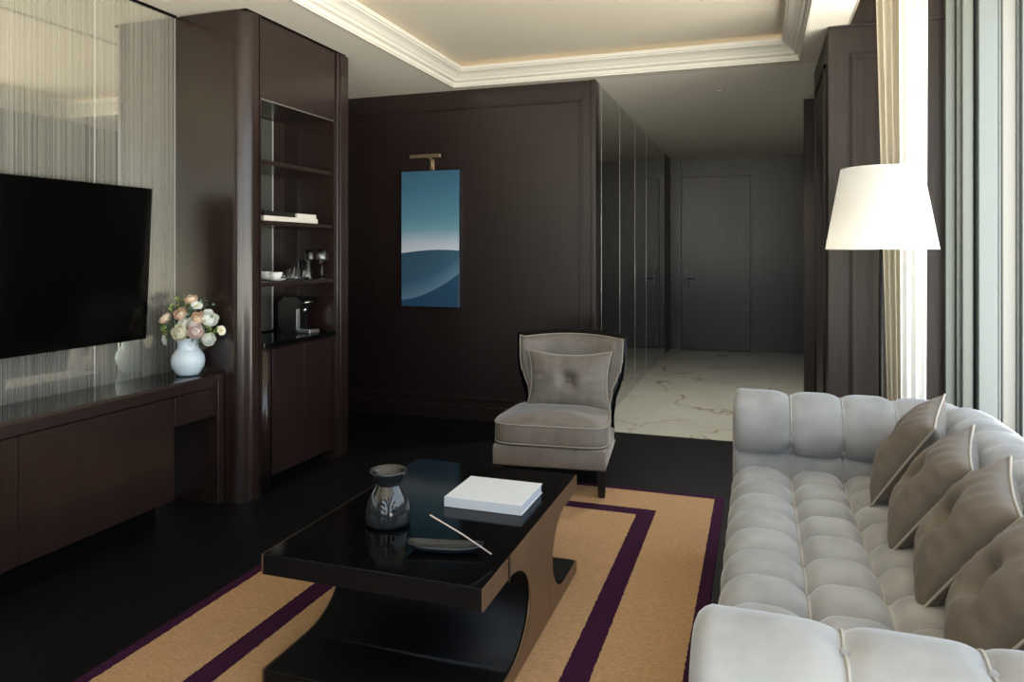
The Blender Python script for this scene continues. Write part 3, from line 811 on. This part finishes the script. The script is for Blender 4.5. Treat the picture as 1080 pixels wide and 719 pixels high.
stroke((0, .075), (-.009, .098), .005, .003); stroke((0, .075), (.009, .098), .005, .003)
stroke((-.014, .016), (-.014, .042), .006, .006); stroke((.015, .018), (.012, .036), .006, .004); stroke((.015, .018), (.021, .036), .006, .004)
for (h, z, a) in ((-.012, .066, 2.2), (-.022, .072, 2.2), (-.016, .084, 2.1), (-.027, .060, 2.4), (-.024, .088, 2.1), (.012, .064, .9), (.022, .062, .8), (.014, .079, .9), (.025, .074, .7), (.021, .090, 1.0), (.0, .103, 1.57), (-.012, .100, 1.9), (.012, .102, 1.2)):
    leaf(h, z, .012, .0055, a)
k.build('tree_cut_out', hole_m, ob, label='black tree shaped opening')
# incense tray + stick
tr = thing('incense_tray', 'long dark boat-shaped incense dish at the front of the coffee table', 'dish', (-.925, 2.065, zt1+.001), R(12))
k = MB()
def trayf(u, vv, inner=0):
    a = 2*PI*u
    L_, W_ = .122, .034
    ex = .75
    cx = math.copysign(abs(math.cos(a))**ex, math.cos(a)); sy = math.copysign(abs(math.sin(a))**ex, math.sin(a))
    prof_ = [(0, .0), (.55, 0), (.82, .004), (.97, .014), (1.0, .022), (.96, .022), (.86, .012), (.6, .007), (0, .006)]
    i = min(int(vv*8+1e-6), 8); s_, z = prof_[i]
    z += .008*(abs(cx*s_)**3)*(1 if i > 2 else 0)
    return Vector((L_*cx*s_, W_*sy*s_, z))
k.grid(trayf, 48, 8, closeu=True); bmesh.ops.remove_doubles(k.bm, verts=k.bm.verts, dist=1e-5)
k.build('dish', mat('dark_slate_ceramic', (.012, .015, .019), .22), tr)
k = MB(); k.tube([(-.757, 2.032, zt1+.026), (-.84, 2.0, zt1+.088), (-.927, 1.962, zt1+.148)], .0022, 8)
tag(k.build('incense_stick', mat('incense_pale', (.62, .50, .44), .8)), 'thin pale incense stick leaning up out of the dark dish', 'incense stick')

# ------------------------------------------------------------------ armchair
AC = (-1.10, 3.845, 0)
ac = thing('armchair', 'armless taupe velvet slipper chair with black curved frame on the rug', 'chair', AC, R(6))
def rbox_pts(mb, x0, x1, y0, y1, z0, z1, bev, crown=0, seg=5, nx=10):
    mb.box(x0, x1, y0, y1, z0, z1, bev, seg)
W = .318
k = MB(); n0 = k.box(-W, W, 0, .62, .158, .272, .012, 3); o = k.build('seat_base', velvet_c, ac, smooth=True)
k = MB()
def cushion(u, vv, zsign=1):
    pass
# seat cushion: rounded superellipse slab with a crowned top
def slab(mb, hx_, hy_, z0, z1, crown, cx_=0, cy_=0, n=64, p=7, taper=None):
    rings = [(.965, z0, 0), (.995, z0+.012, 0), (1.0, z0+.03, 0), (1.0, z1-.02, 0), (.985, z1-.004, 0), (.96, z1, .0)] + [(s_, z1, crown*(1-(s_/.96)**2)) for s_ in (.85, .65, .4, .2)]
    V = []
    for (s_, z, c_) in rings:
        ring = []
        for i in range(n):
            a = 2*PI*i/n
            ca, sa = math.cos(a), math.sin(a)
            r = (abs(ca)**p+abs(sa)**p)**(-1/p)
            x, y = hx_*ca*r*s_, hy_*sa*r*s_
            if taper: x *= taper((y/hy_+1)/2)
            ring.append(mb.bm.verts.new((cx_+x, cy_+y, z+c_)))
        V.append(ring)
    for A, B in zip(V[:-1], V[1:]):
        for i in range(n):
            f = mb.bm.faces.new((A[i], A[(i+1) % n], B[(i+1) % n], B[i])); f.smooth = True
    f = mb.bm.faces.new(V[-1]); f.smooth = True; mb.bm.faces.new(V[0][::-1])
    return V
tp = lambda t: 1.0-.14*max(0, t-.35)/.65
V = slab(k, W+.008, .315, .275, .392, .035, 0, .305, taper=tp)
k.build('seat_cushion', velvet_c, ac)
for z_, s_ in ((.389, .985), (.284, .985)):
    k = MB(); pts_ = []
    for i in range(96):
        a = 2*PI*i/96; ca, sa = math.cos(a), math.sin(a); r = (abs(ca)**7+abs(sa)**7)**(-1/7)
        x, y = (W+.009)*ca*r*.994, .316*sa*r*.994
        pts_.append((x*tp((y/.316+1)/2), .305+y, z_))
    k.tube(pts_, .0035, 6, closed=True); k.build('piping', piping, ac)
# back
def bw(t):   # half width against height fraction 0..1
    zc_ = [(0, .255), (.2, .250), (.38, .262), (.52, .290), (.62, .312), (.75, .322), (1, .326)]
    for (a_, w0), (c_, w1) in zip(zc_[:-1], zc_[1:]):
        if a_ <= t <= c_:
            s_ = (t-a_)/(c_-a_); s_ = s_*s_*(3-2*s_); return w0+(w1-w0)*s_
    return .325
def shell(z0, z1, grow, y_front, y_back, crownz=.02, nu=24, nv=18, curve=.10):
    mb = MB()
    def pt(i, j, y):
        s_ = i*2-1; w = bw(j)+grow
        z = z0+(z1-z0)*j -.015*j + crownz*(1-s_*s_)*j
        edge = 0
        return Vector((s_*w+.045, y-curve*s_*s_+.07*j, z))
    F = [[None]*(nv+1) for _ in range(nu+1)]; B = [[None]*(nv+1) for _ in range(nu+1)]
    for i in range(nu+1):
        for j in range(nv+1):
            u, v_ = i/nu, j/nv
            e = min(u, 1-u)*nu; puff = 1 if e >= 2 else (.0, .7)[int(e)]
            ev = min(v_, 1-v_)*nv; puff *= 1 if ev >= 2 else (.0, .7)[int(ev)]
            F[i][j] = mb.bm.verts.new(pt(u, v_, y_back+(y_front-y_back)*(.55+.45*puff) if y_front != y_back else y_front))
            B[i][j] = mb.bm.verts.new(pt(u, v_, y_back))
    for i in range(nu):
        for j in range(nv):
            f = mb.bm.faces.new((F[i][j], F[i+1][j], F[i+1][j+1], F[i][j+1])); f.smooth = True
            f = mb.bm.faces.new((B[i][j+1], B[i+1][j+1], B[i+1][j], B[i][j])); f.smooth = True
    for i in range(nu):
        mb.bm.faces.new((F[i][0], B[i][0], B[i+1][0], F[i+1][0])); mb.bm.faces.new((F[i][nv], F[i+1][nv], B[i+1][nv], B[i][nv]))
    for j in range(nv):
        mb.bm.faces.new((F[0][j], F[0][j+1], B[0][j+1], B[0][j])); mb.bm.faces.new((F[nu][j], B[nu][j], B[nu][j+1], F[nu][j+1]))
    return mb
shell(.30, .825, 0, .585, .645).build('backrest', velvet_c, ac)
shell(.20, .850, .022, .600, .668).build('back_frame', black_lac, ac, label='black lacquered curved back frame')
# piping line round the back upholstery
k = MB(); pp = []
for i in range(25): pp.append((-(bw(0)) , 0, 0)) if False else None
path = [(.045-(bw(j/18)), .604-.10+.07*j/18, .30+.525*j/18) for j in range(19)]
path += [(.045+(-1+2*i/24)*bw(1), .604-.10*((-1+2*i/24)**2)+.07, .810+.02*(1-(-1+2*i/24)**2)) for i in range(1, 25)]
path += [(.045+(bw(j/18)), .604-.10+.07*j/18, .30+.525*j/18) for j in range(17, -1, -1)]
k.tube(path, .0035, 6); k.build('piping', piping, ac)
for (lx, ly, tl) in ((-W+.024, .024, 0), (W-.024, .024, 0), (-W+.06, .60, .05), (W-.06, .60, .05)):
    k = MB()
    t0, t1 = .026, .017
    zb_ = RZ if (ly < .1) else .002
    a = [k.bm.verts.new((lx+sx*t1, ly+tl+sy*t1, zb_)) for sx, sy in ((-1, -1), (1, -1), (1, 1), (-1, 1))]
    c = [k.bm.verts.new((lx+sx*t0, ly+sy*t0, .16)) for sx, sy in ((-1, -1), (1, -1), (1, 1), (-1, 1))]
    k.bm.faces.new(a[::-1]); k.bm.faces.new(c)
    for i in range(4): k.bm.faces.new((a[i], a[(i+1) % 4], c[(i+1) % 4], c[i]))
    k.build('leg', black_satin, ac)

# ------------------------------------------------------------------ pillows
def pillow(label, centre, wdir, udir, w, h, t, m, seed=0, name='throw_pillow', group=None, button=True, ears=.035, backbutton=False):
    """wdir: along width, udir: up along the height; built around its lowest corner as origin"""
    rnd = random.Random(seed)
    wd = Vector(wdir).normalized(); ud = Vector(udir); ud = (ud-wd*ud.dot(wd)).normalized(); nd = wd.cross(ud).normalized()
    C0 = Vector(centre)
    root = thing(name, label, 'cushion', C0, 0, group)
    n = 36
    ph = [rnd.uniform(0, 6) for _ in range(4)]
    def outline(a, b_):
        # a,b in -1..1 -> pulled-in edges between dog-eared corners
        ex = 1-ears/w*2*(1-b_*b_)**1.0*1.0 if True else 1
        ey = 1-ears/h*2*(1-a*a)
        return a*(1-(2*ears/w)*(1-b_*b_))*w/2, b_*(1-(2*ears/h)*(1-a*a))*h/2
    def surfp(a, b_, side):
        x, y = outline(a, b_)
        ca = max(0, 1-abs(a)**2.4); cb = max(0, 1-abs(b_)**2.4)
        th = t/2*(ca**.55)*(cb**.55)
        if button:
            r = math.hypot(x, y)
            phi = math.atan2(y, x)
            th *= 1-.88*math.exp(-(r/.045)**2) - .16*math.exp(-(r/.12)**2)*(.5+.5*math.cos(4*phi+ph[3]))
        # wrinkles at the seams
        e = max(abs(a), abs(b_)); s_ = (a if abs(b_) > abs(a) else b_)
        th += .0035*math.sin(s_*19+ph[0])*max(0, (e-.5)/.5)*(1-e)*4
        th += .003*math.sin(5*a+3*b_+ph[1])*(1-e)
        return wd*x+ud*y+nd*th*side
    mb = MB()
    for side in (1, -1):
        mb.grid(lambda u, v_: surfp(2*u-1, 2*v_-1, side), n, n)
    bmesh.ops.remove_doubles(mb.bm, verts=mb.bm.verts, dist=1e-5)
    mb.build('cushion_cover', m, root)
    pe = []
    for i in range(40): x, y = outline(-1+2*i/40, -1); pe.append(wd*x+ud*y)
    for i in range(40): x, y = outline(1, -1+2*i/40); pe.append(wd*x+ud*y)
    for i in range(40): x, y = outline(1-2*i/40, 1); pe.append(wd*x+ud*y)
    for i in range(40): x, y = outline(-1, 1-2*i/40); pe.append(wd*x+ud*y)
    k = MB(); k.tube(pe, .0042, 6, closed=True); k.build('piping', piping, root, label='pale piping around the seam')
    if button:
        k = MB(); k.ball(nd*(t*.5*.12+.004), .011, 14); k.build('tufted_button', m, root)
        k = MB(); k.ball(-nd*(t*.5*.12+.004), .011, 14); k.build('tufted_button', m, root)
    return root

# chair pillow: rests on seat, against the back
Rz = Matrix.Rotation(R(6), 3, 'Z')
cpil = Vector(AC)+Rz @ Vector((.04, .515, .555))
pillow('rectangular taupe velvet cushion with centre button on the slipper chair', cpil, Rz @ Vector((1, 0, 0)), Rz @ Vector((.0, .20, 1)), .53, .37, .13, velvet_c, 3, ears=.03)

# ------------------------------------------------------------------ sofa
so = thing('tufted_sofa', 'light grey velvet button-tufted rolled-arm sofa in front of the window', 'sofa', (.35, 2.25, 0))
def PS(mb, name, m, **kw): return P(mb, name, m, so, **kw)
PIT = .2
RC = .2
segs = []
def path_at(s):
    """crest line and inward normal of the U at arc length s (0 at the far arm's front end)"""
    L1 = .635; LA = PI/2*RC; LB = 1.66
    xs = .76-RC
    x0 = xs-L1
    yf, yn = 3.30, 3.30-2*RC-LB
    if s < L1: return Vector((x0+s, yf, 0)), Vector((0, -1, 0))
    s -= L1
    if s < LA:
        a = PI/2-s/RC; return Vector((xs+RC*math.cos(a), yf-RC+RC*math.sin(a), 0)), Vector((-math.cos(a), -math.sin(a), 0))
    s -= LA
    if s < LB: return Vector((.76, yf-RC-s, 0)), Vector((-1, 0, 0))
    s -= LB
    if s < LA:
        a = -s/RC; return Vector((xs+RC*math.cos(a), yn+RC+RC*math.sin(a), 0)), Vector((-math.cos(a), -math.sin(a), 0))
    s -= LA
    return Vector((xs-s, yn, 0)), Vector((0, 1, 0))
LTOT = .635*2+PI*RC+1.66
YN = 3.30-2*RC-1.66
# profile list: (offset inward, z, nx, nz, tuft)  -> roll over a straight body
RR, ZR = .138, .615
prof_s = []
prof_s.append((.085, .30, 1, 0, 0.25)); prof_s.append((.085, .40, 1, 0, .35)); prof_s.append((.085, .47, 1, 0, .3)); prof_s.append((.078, .500, 1, 0, .1)); prof_s.append((.070, .513, 1, 0, .1))
NTH = 30
for i in range(NTH+1):
    th = R(-48)+(R(228)-R(-48))*i/NTH
    prof_s.append((RR*math.cos(th), ZR+RR*math.sin(th), math.cos(th), math.sin(th), 1.0, th))
prof_s += [(-.085, .49, -1, 0, .1), (-.085, .35, -1, 0, .2), (-.085, .20, -1, 0, .1), (-.085, .10, -1, 0, 0)]
S0 = .202  # first seam from the arm front
NS = 18
seam0 = .227-.0
def seams():
    # arm front end is at x=-.10 ; first seam x=.127
    return [.227+PIT*k for k in range(17)]
SE = [.202, .40, .595, .82, 1.02, 1.20, 1.38, 1.56, 1.74, 1.92, 2.10, 2.28, 2.46, 2.66]
SE = [s for s in SE if s < LTOT/2]
SE = sorted(SE+[LTOT-s for s in SE]+([LTOT/2] if LTOT/2-SE[-1] > .15 else []))
BOUND = [-.12]+SE+[LTOT+.12]
def bay(s):
    for a_, b_ in zip(BOUND[:-1], BOUND[1:]):
        if a_ <= s <= b_: return (s-a_)/(b_-a_), min(abs(s-x) for x in SE)
    return .5, 1
def sofa_pt(s, pr):
    c, nrm = path_at(max(0, min(LTOT, s)))
    o, z, nx, nz, tf = pr[:5]; th = pr[5] if len(pr) > 5 else None
    t, ds = bay(s)
    f = abs(math.sin(PI*t))
    puff = 1-abs(2*t-1)**6
    d = -.013*(1-puff)*tf
    if th is not None:
        # dimples where buttons sit, puffs between them
        for tb in (R(96), R(-40), R(226)):
            dd = math.hypot(ds, (th-tb)*RR)
            d -= .013*math.exp(-(dd/.030)**2)
        # soft radiating folds beside each crest button
        d += .004*math.cos((th-R(96))*2.2)*puff
        d += .0022*math.sin(th*9+s*23)*(1-puff)*1.2
    return c+nrm*(o+d*nx)+Vector((0, 0, z+d*nz))
def sofa_part(s0, s1, name, cap0=False, cap1=False):
    ns = int((s1-s0)/.0105)
    mb = MB()
    P_ = prof_s
    V = []
    def ring(s, shrink=0, push=0, dirv=None):
        r = [sofa_pt(s, pr) for pr in P_]
        if shrink:
            c = sum(r, Vector())/len(r)
            c2, _ = path_at(max(0, min(LTOT, s)))
            out_ = []
            for q in r:
                cc = Vector((c2.x, c2.y, ZR if q.z > .47 else q.z))
                dv = (q-cc); L_ = dv.length
                out_.append(cc+dv*(max(.02, (L_-shrink)/L_) if L_ > 1e-6 else 1)+dirv*push)
            r = out_
        return [mb.bm.verts.new(q) for q in r]
    if cap0:
        dv = Vector((-1, 0, 0))
        for sh, pu in ((.10, .030), (.06, .030), (.032, .028), (.016, .022), (.006, .012)): V.append(ring(s0, sh, pu, dv))
    for i in range(ns+1): V.append(ring(s0+(s1-s0)*i/ns))
    if cap1:
        dv = Vector((-1, 0, 0))
        for sh, pu in ((.006, .012), (.016, .022), (.032, .028), (.06, .030), (.10, .030)): V.append(ring(s1, sh, pu, dv))
    for A, B in zip(V[:-1], V[1:]):
        for i in range(len(A)-1):
            f = mb.bm.faces.new((A[i], A[i+1], B[i+1], B[i])); f.smooth = True
        f = mb.bm.faces.new((A[-1], A[0], B[0], B[-1])); f.smooth = True
    mb.bm.faces.new(V[0][::-1]); mb.bm.faces.new(V[-1])
    return PS(mb, name, velvet)
SA = SE[3]
sofa_part(0, SA, 'arm', cap0=True); sofa_part(SA, LTOT-SA, 'backrest'); sofa_part(LTOT-SA, LTOT, 'arm', cap1=True)
# seam piping + buttons on the rolls
def button(q):
    k = MB(); k.ball((0, 0, 0), .010, 12); o = k.build('tufted_button', velvet, so); o.location = q-Vector(so.location); return o
b0 = None
seam_src = []
for s in SE:
    k = MB()
    pts_ = [sofa_pt(s, (pr[0]+.004*pr[2], pr[1]+.004*pr[3])+tuple(pr[2:])) for pr in prof_s if pr[0] > -.11 and (len(pr) > 5 or pr[0] > 0)]
    k.tube(pts_, .003, 6); PS(k, 'seam_piping', piping_s)
    for th in (R(96), R(-44)):
        pr = (RR*math.cos(th), ZR+RR*math.sin(th), math.cos(th), math.sin(th), 1.0, th)
        q = sofa_pt(s, pr)+Vector((0, 0, .003))
        if b0 is None: b0 = button(q)
        else:
            o = b0.copy(); COL.objects.link(o); o.location = q-Vector(so.location)
# seat
SX0, SX1 = -.085, .69
SY0, SY1 = YN+.09, 3.22
XS = [.127, .325, .52]; YB0 = 2.88; PY = .178
XB = [-.30, .127, .325, .52, .72]
YROW = [YB0+PY*k for k in range(-9, 3)]
def seat_pt(u, v_):
    # u: 0 at the bottom of the front, to 1 at the back ; arc-length param
    Ltot = .22+.08*PI/2+ (SX1-SX0-.08)
    s = u*Ltot; rr = .08
    if s < .22: base = Vector((SX0, 0, .14+s)); nrm = Vector((-1, 0, 0)); xe = SX0
    elif s < .22+rr*PI/2:
        a = (s-.22)/rr; base = Vector((SX0+rr-rr*math.cos(a), 0, .36+rr*math.sin(a))); nrm = Vector((-math.cos(a), 0, math.sin(a))); xe = base.x
    else: base = Vector((SX0+rr+(s-.22-rr*PI/2), 0, .44)); nrm = Vector((0, 0, 1)); xe = base.x
    y = SY0+(SY1-SY0)*v_
    # columns
    if xe < .127: tx = .5+.5*(xe+.30-.2135)/.2135 if False else None
    dcol = min(abs(xe-x) for x in XS) if s > .22 else 9
    # bay phase in x
    if xe < .127: fx = min(1, (.127-xe)/.14); fx = math.sin(PI/2*fx)
    else:
        fx = 1
        for a_, c_ in zip(XB[1:-1], XB[2:]):
            if a_ <= xe <= c_: fx = math.sin(PI*(xe-a_)/(c_-a_))
    px = 1-(1-fx)**2.2
    # rows
    ty = ((y-YB0)/PY) % 1.0
    fy = math.sin(PI*ty); py_ = 1-abs(2*ty-1)**3.5
    dy = min(ty, 1-ty)*PY
    top = 1 if s > .22+rr*PI/2 else (.35+.65*max(0, (s-.12)/(.10+rr*PI/2)) if s > .12 else .35*s/.12)
    h = .050*py_ - .050 + .036*px - .036 + .010*(px*py_-1)
    h *= top
    if dcol < 1: h -= .016*math.exp(-(math.hypot(dcol, dy)/.022)**2)
    # little gathered wrinkles near buttons
    if dcol < .09 and s > .3: h += .0016*math.sin((dy*230))*math.exp(-(dcol/.05)**2)*(1-py_*.6)
    return Vector((base.x, y, base.z))+nrm*(h+.022)
k = MB(); NV = int((SY1-SY0)/.0105)
V = k.grid(seat_pt, 96, NV)
# underside and sides closed
bt = [k.bm.verts.new((SX1, SY0+(SY1-SY0)*j/NV, .14)) for j in range(NV+1)]
for j in range(NV): k.bm.faces.new((V[96][j], V[96][j+1], bt[j+1], bt[j])); k.bm.faces.new((V[0][j], bt[j], bt[j+1], V[0][j+1]))
k.bm.faces.new([V[i][0] for i in range(97)]+[bt[0]]); k.bm.faces.new([V[i][NV] for i in range(96, -1, -1)]+[bt[NV]])
PS(k, 'seat', velvet)
for y in YROW:
    if not (SY0+.02 < y < SY1-.02): continue
    for x in XS:
        o = b0.copy(); COL.objects.link(o); o.location = Vector((x, y, .375))-Vector(so.location)
for x in XS:
    # paired piping cords running along the button columns
    k = MB(); pts_ = []
    for i in range(140):
        y = SY0+.005+(SY1-SY0-.01)*i/139; ty = ((y-YB0)/PY) % 1.0
        Lt = .22+.08*PI/2+(SX1-SX0-.08); s = .22+.08*PI/2+(x-SX0-.08)
        q = seat_pt(s/Lt, (y-SY0)/(SY1-SY0)); pts_.append((q.x, q.y, q.z+.005))
    k.tube(pts_, .003, 6); PS(k, 'seam_piping', piping_s)
k = MB(); k.box(-.06, .83, YN-.07, 3.37, .075, .20, .01, 2); PS(k, 'base_frame', velvet)
for (x, y) in ((-.0, YN-.0), (.78, YN), (0, 3.29), (.78, 3.29)):
    k = MB(); k.lathe([(.018, 0.001), (.022, .02), (.030, .08)], 20, (x, y, 0)); PS(k, 'leg', black_satin)

# throw pillows on the sofa
PG = 'taupe cushions along the sofa back'
PIL = [
 ('taupe button cushion farthest from the camera, in the far sofa corner', (.515, 2.94, .64), (.10, .34, .05), (.19, .02, .29)),
 ('taupe button cushion on the sofa, second from the far arm', (.515, 2.56, .615), (.09, .36, .05), (.20, .02, .28)),
 ('taupe button cushion on the sofa, third from the far arm with full front face', (.52, 2.20, .61), (.08, .36, .05), (.20, .02, .28)),
 ('taupe button cushion nearest the camera beside the near sofa arm', (.515, 1.83, .60), (.08, .36, .05), (.20, .02, .28)),
]
for i, (lb, C, wd, up) in enumerate(PIL):
    pillow(lb, C, wd, up, .385, .37, .17, velvet_p, 10+i, group=PG, ears=.014)

# ------------------------------------------------------------------ floor lamp
FL = (.558, 3.87, 0)
fl = thing('floor_lamp', 'black floor lamp with wide white tapered shade behind the sofa arm', 'lamp', FL)
k = MB(); k.lathe([(.246, 1.366), (.178, 1.752), (.176, 1.752), (.244, 1.366)], 72, cap0=False, cap1=False)
V_ = k; k.bm.verts.ensure_lookup_table()
k.build('lamp_shade', shade_m, fl)
rim_m = mat('white_trim', (.85, .84, .82), .7)
for r_, z_ in ((.245, 1.366), (.177, 1.752)):
    k = MB(); k.tube([(r_*math.cos(2*PI*i/72), r_*math.sin(2*PI*i/72), z_) for i in range(72)], .0022, 6, closed=True)
    k.build('shade_rim', rim_m, fl)
k = MB(); k.tube([(0, 0, .02), (0, 0, 1.60)], .009, 14); k.build('pole', black_mat, fl)
k = MB(); k.lathe([(0, 0.001), (.14, .001), (.14, .018), (.12, .024), (.02, .03), (0, .03)], 40, cap0=False, cap1=False); k.build('lamp_base', black_satin, fl)
k = MB(); k.lathe([(0, 1.56), (.018, 1.565), (.034, 1.60), (.032, 1.64), (.0, 1.67)], 20, cap0=False, cap1=False); k.build('bulb', emis('lamp_bulb', (1, .97, .93), 1.5), fl)
k = MB()
for a in (0, 2*PI/3, 4*PI/3): k.tube([(0, 0, 1.60), (.198*math.cos(a), .198*math.sin(a), 1.60)], .0025, 6)
k.build('shade_carrier', black_satin, fl)

# ------------------------------------------------------------------ curtains
def curtain(name, label, x0, x1, y, m, narrow=0, folds=5, amp=.045, z0=.02, z1=2.85, x_b=None):
    k = MB(); n = folds*14
    def f(u, v_):
        z = z0+(z1-z0)*v_
        e0 = x0 + (x_b[0]-x0)*(1-v_) if x_b else x0
        e1 = x1 + (x_b[1]-x1)*(1-v_) if x_b else x1
        s_ = u*2*PI*folds
        x = e0+(e1-e0)*(u+.012*math.sin(2*s_)); yy = y+amp*math.sin(s_)*(.85+.15*math.sin(7*v_+u*9))
        return Vector((x, yy, z))
    k.grid(f, n, 30)
    o = k.build(name, m, None, recalc=False)
    sm = o.modifiers.new('Solid', 'SOLIDIFY'); sm.thickness = .0015
    tag(o, label, 'curtain'); return o
curtain('curtain', 'cream drape with soft vertical folds gathered behind the lamp shade', .60, .72, 4.34, drape_m, folds=3, amp=.016, x_b=(.672, .735))
curtain('sheer_curtain', 'bright white sheer curtain gathered beside the window behind the lamp', .70, .835, 4.26, curtain_m, folds=3, amp=.012, x_b=(.712, .825))

# ------------------------------------------------------------------ lights
w = bpy.data.worlds.new('world'); S.world = w; w.use_nodes = True
WN = w.node_tree.nodes; WL = w.node_tree.links; bg = WN['Background']
tcw = WN.new('ShaderNodeTexCoord'); spw = WN.new('ShaderNodeSeparateXYZ'); crw = WN.new('ShaderNodeValToRGB')
WL.new(tcw.outputs['Generated'], spw.inputs[0])
# warm brightness added below the horizon to light the ceilings, soft overcast-blue sky above it
WL.new(math_node(WN, WL, 'MULTIPLY_ADD', spw.outputs[2], .5), crw.inputs[0])
crw.inputs[0].links[0].from_node.inputs[2].default_value = .5
e = crw.color_ramp.elements; e[0].position = .488; e[0].color = (1.0, .92, .80, 1); e[1].position = .512; e[1].color = (.225, .26, .315, 1)
WL.new(crw.outputs[0], bg.inputs[0]); bg.inputs[1].default_value = 11.0
def area(name, loc, rot, sx, sy, e=0, col=(1, 1, 1), portal=False):
    l = bpy.data.lights.new(name, 'AREA'); l.shape = 'RECTANGLE'; l.size = sx; l.size_y = sy; l.energy = e; l.color = col
    if portal: l.cycles.is_portal = True
    o = bpy.data.objects.new(name, l); COL.objects.link(o); o.location = loc; o.rotation_euler = rot; return o
area('window_portal', (1.46, 1.45, 1.4), (0, R(90), 0), 2.8, 6.1, portal=True)
area('window_portal', (-.5, YB-.12, 1.45), (R(90), 0, 0), 2.8, 2.1, portal=True)
# added hall downlights: small invented fittings that brighten the hall
def added_downlight(x, y, z, e, col=(1, .95, .86), size=R(120), rad=.03):
    k = MB(); k.lathe([(.024, 0), (.024, -.003), (.018, -.003), (.017, .0)], 24, (x, y, z), cap0=False, cap1=False)
    o = tag(k.build('downlight', cornice_m), DL.pop(0), 'ceiling light'); 
    l = bpy.data.lights.new('downlight_lamp', 'SPOT'); l.energy = e; l.color = col; l.spot_size = size; l.spot_blend = .8; l.shadow_soft_size = rad
    s = bpy.data.objects.new('downlight_lamp', l); COL.objects.link(s); s.location = (x, y, z-.012)
DL = ['small round downlight recessed in the near hall ceiling', 'small round downlight recessed in the far hall ceiling']
added_downlight(-.3, 6.1, ZC, 215); added_downlight(-.3, 8.9, ZC, 18)

S.view_settings.view_transform = 'Standard'; S.view_settings.look = 'None'; S.view_settings.gamma = 1
S.view_settings.use_curve_mapping = False
S.view_settings.exposure = 0.12
try:
    S.cycles.max_bounces = 10; S.cycles.diffuse_bounces = 5; S.cycles.glossy_bounces = 6; S.cycles.transmission_bounces = 8
    S.cycles.use_denoising = True; S.cycles.caustics_reflective = False; S.cycles.caustics_refractive = False
    S.cycles.sample_clamp_indirect = 6
except Exception: pass
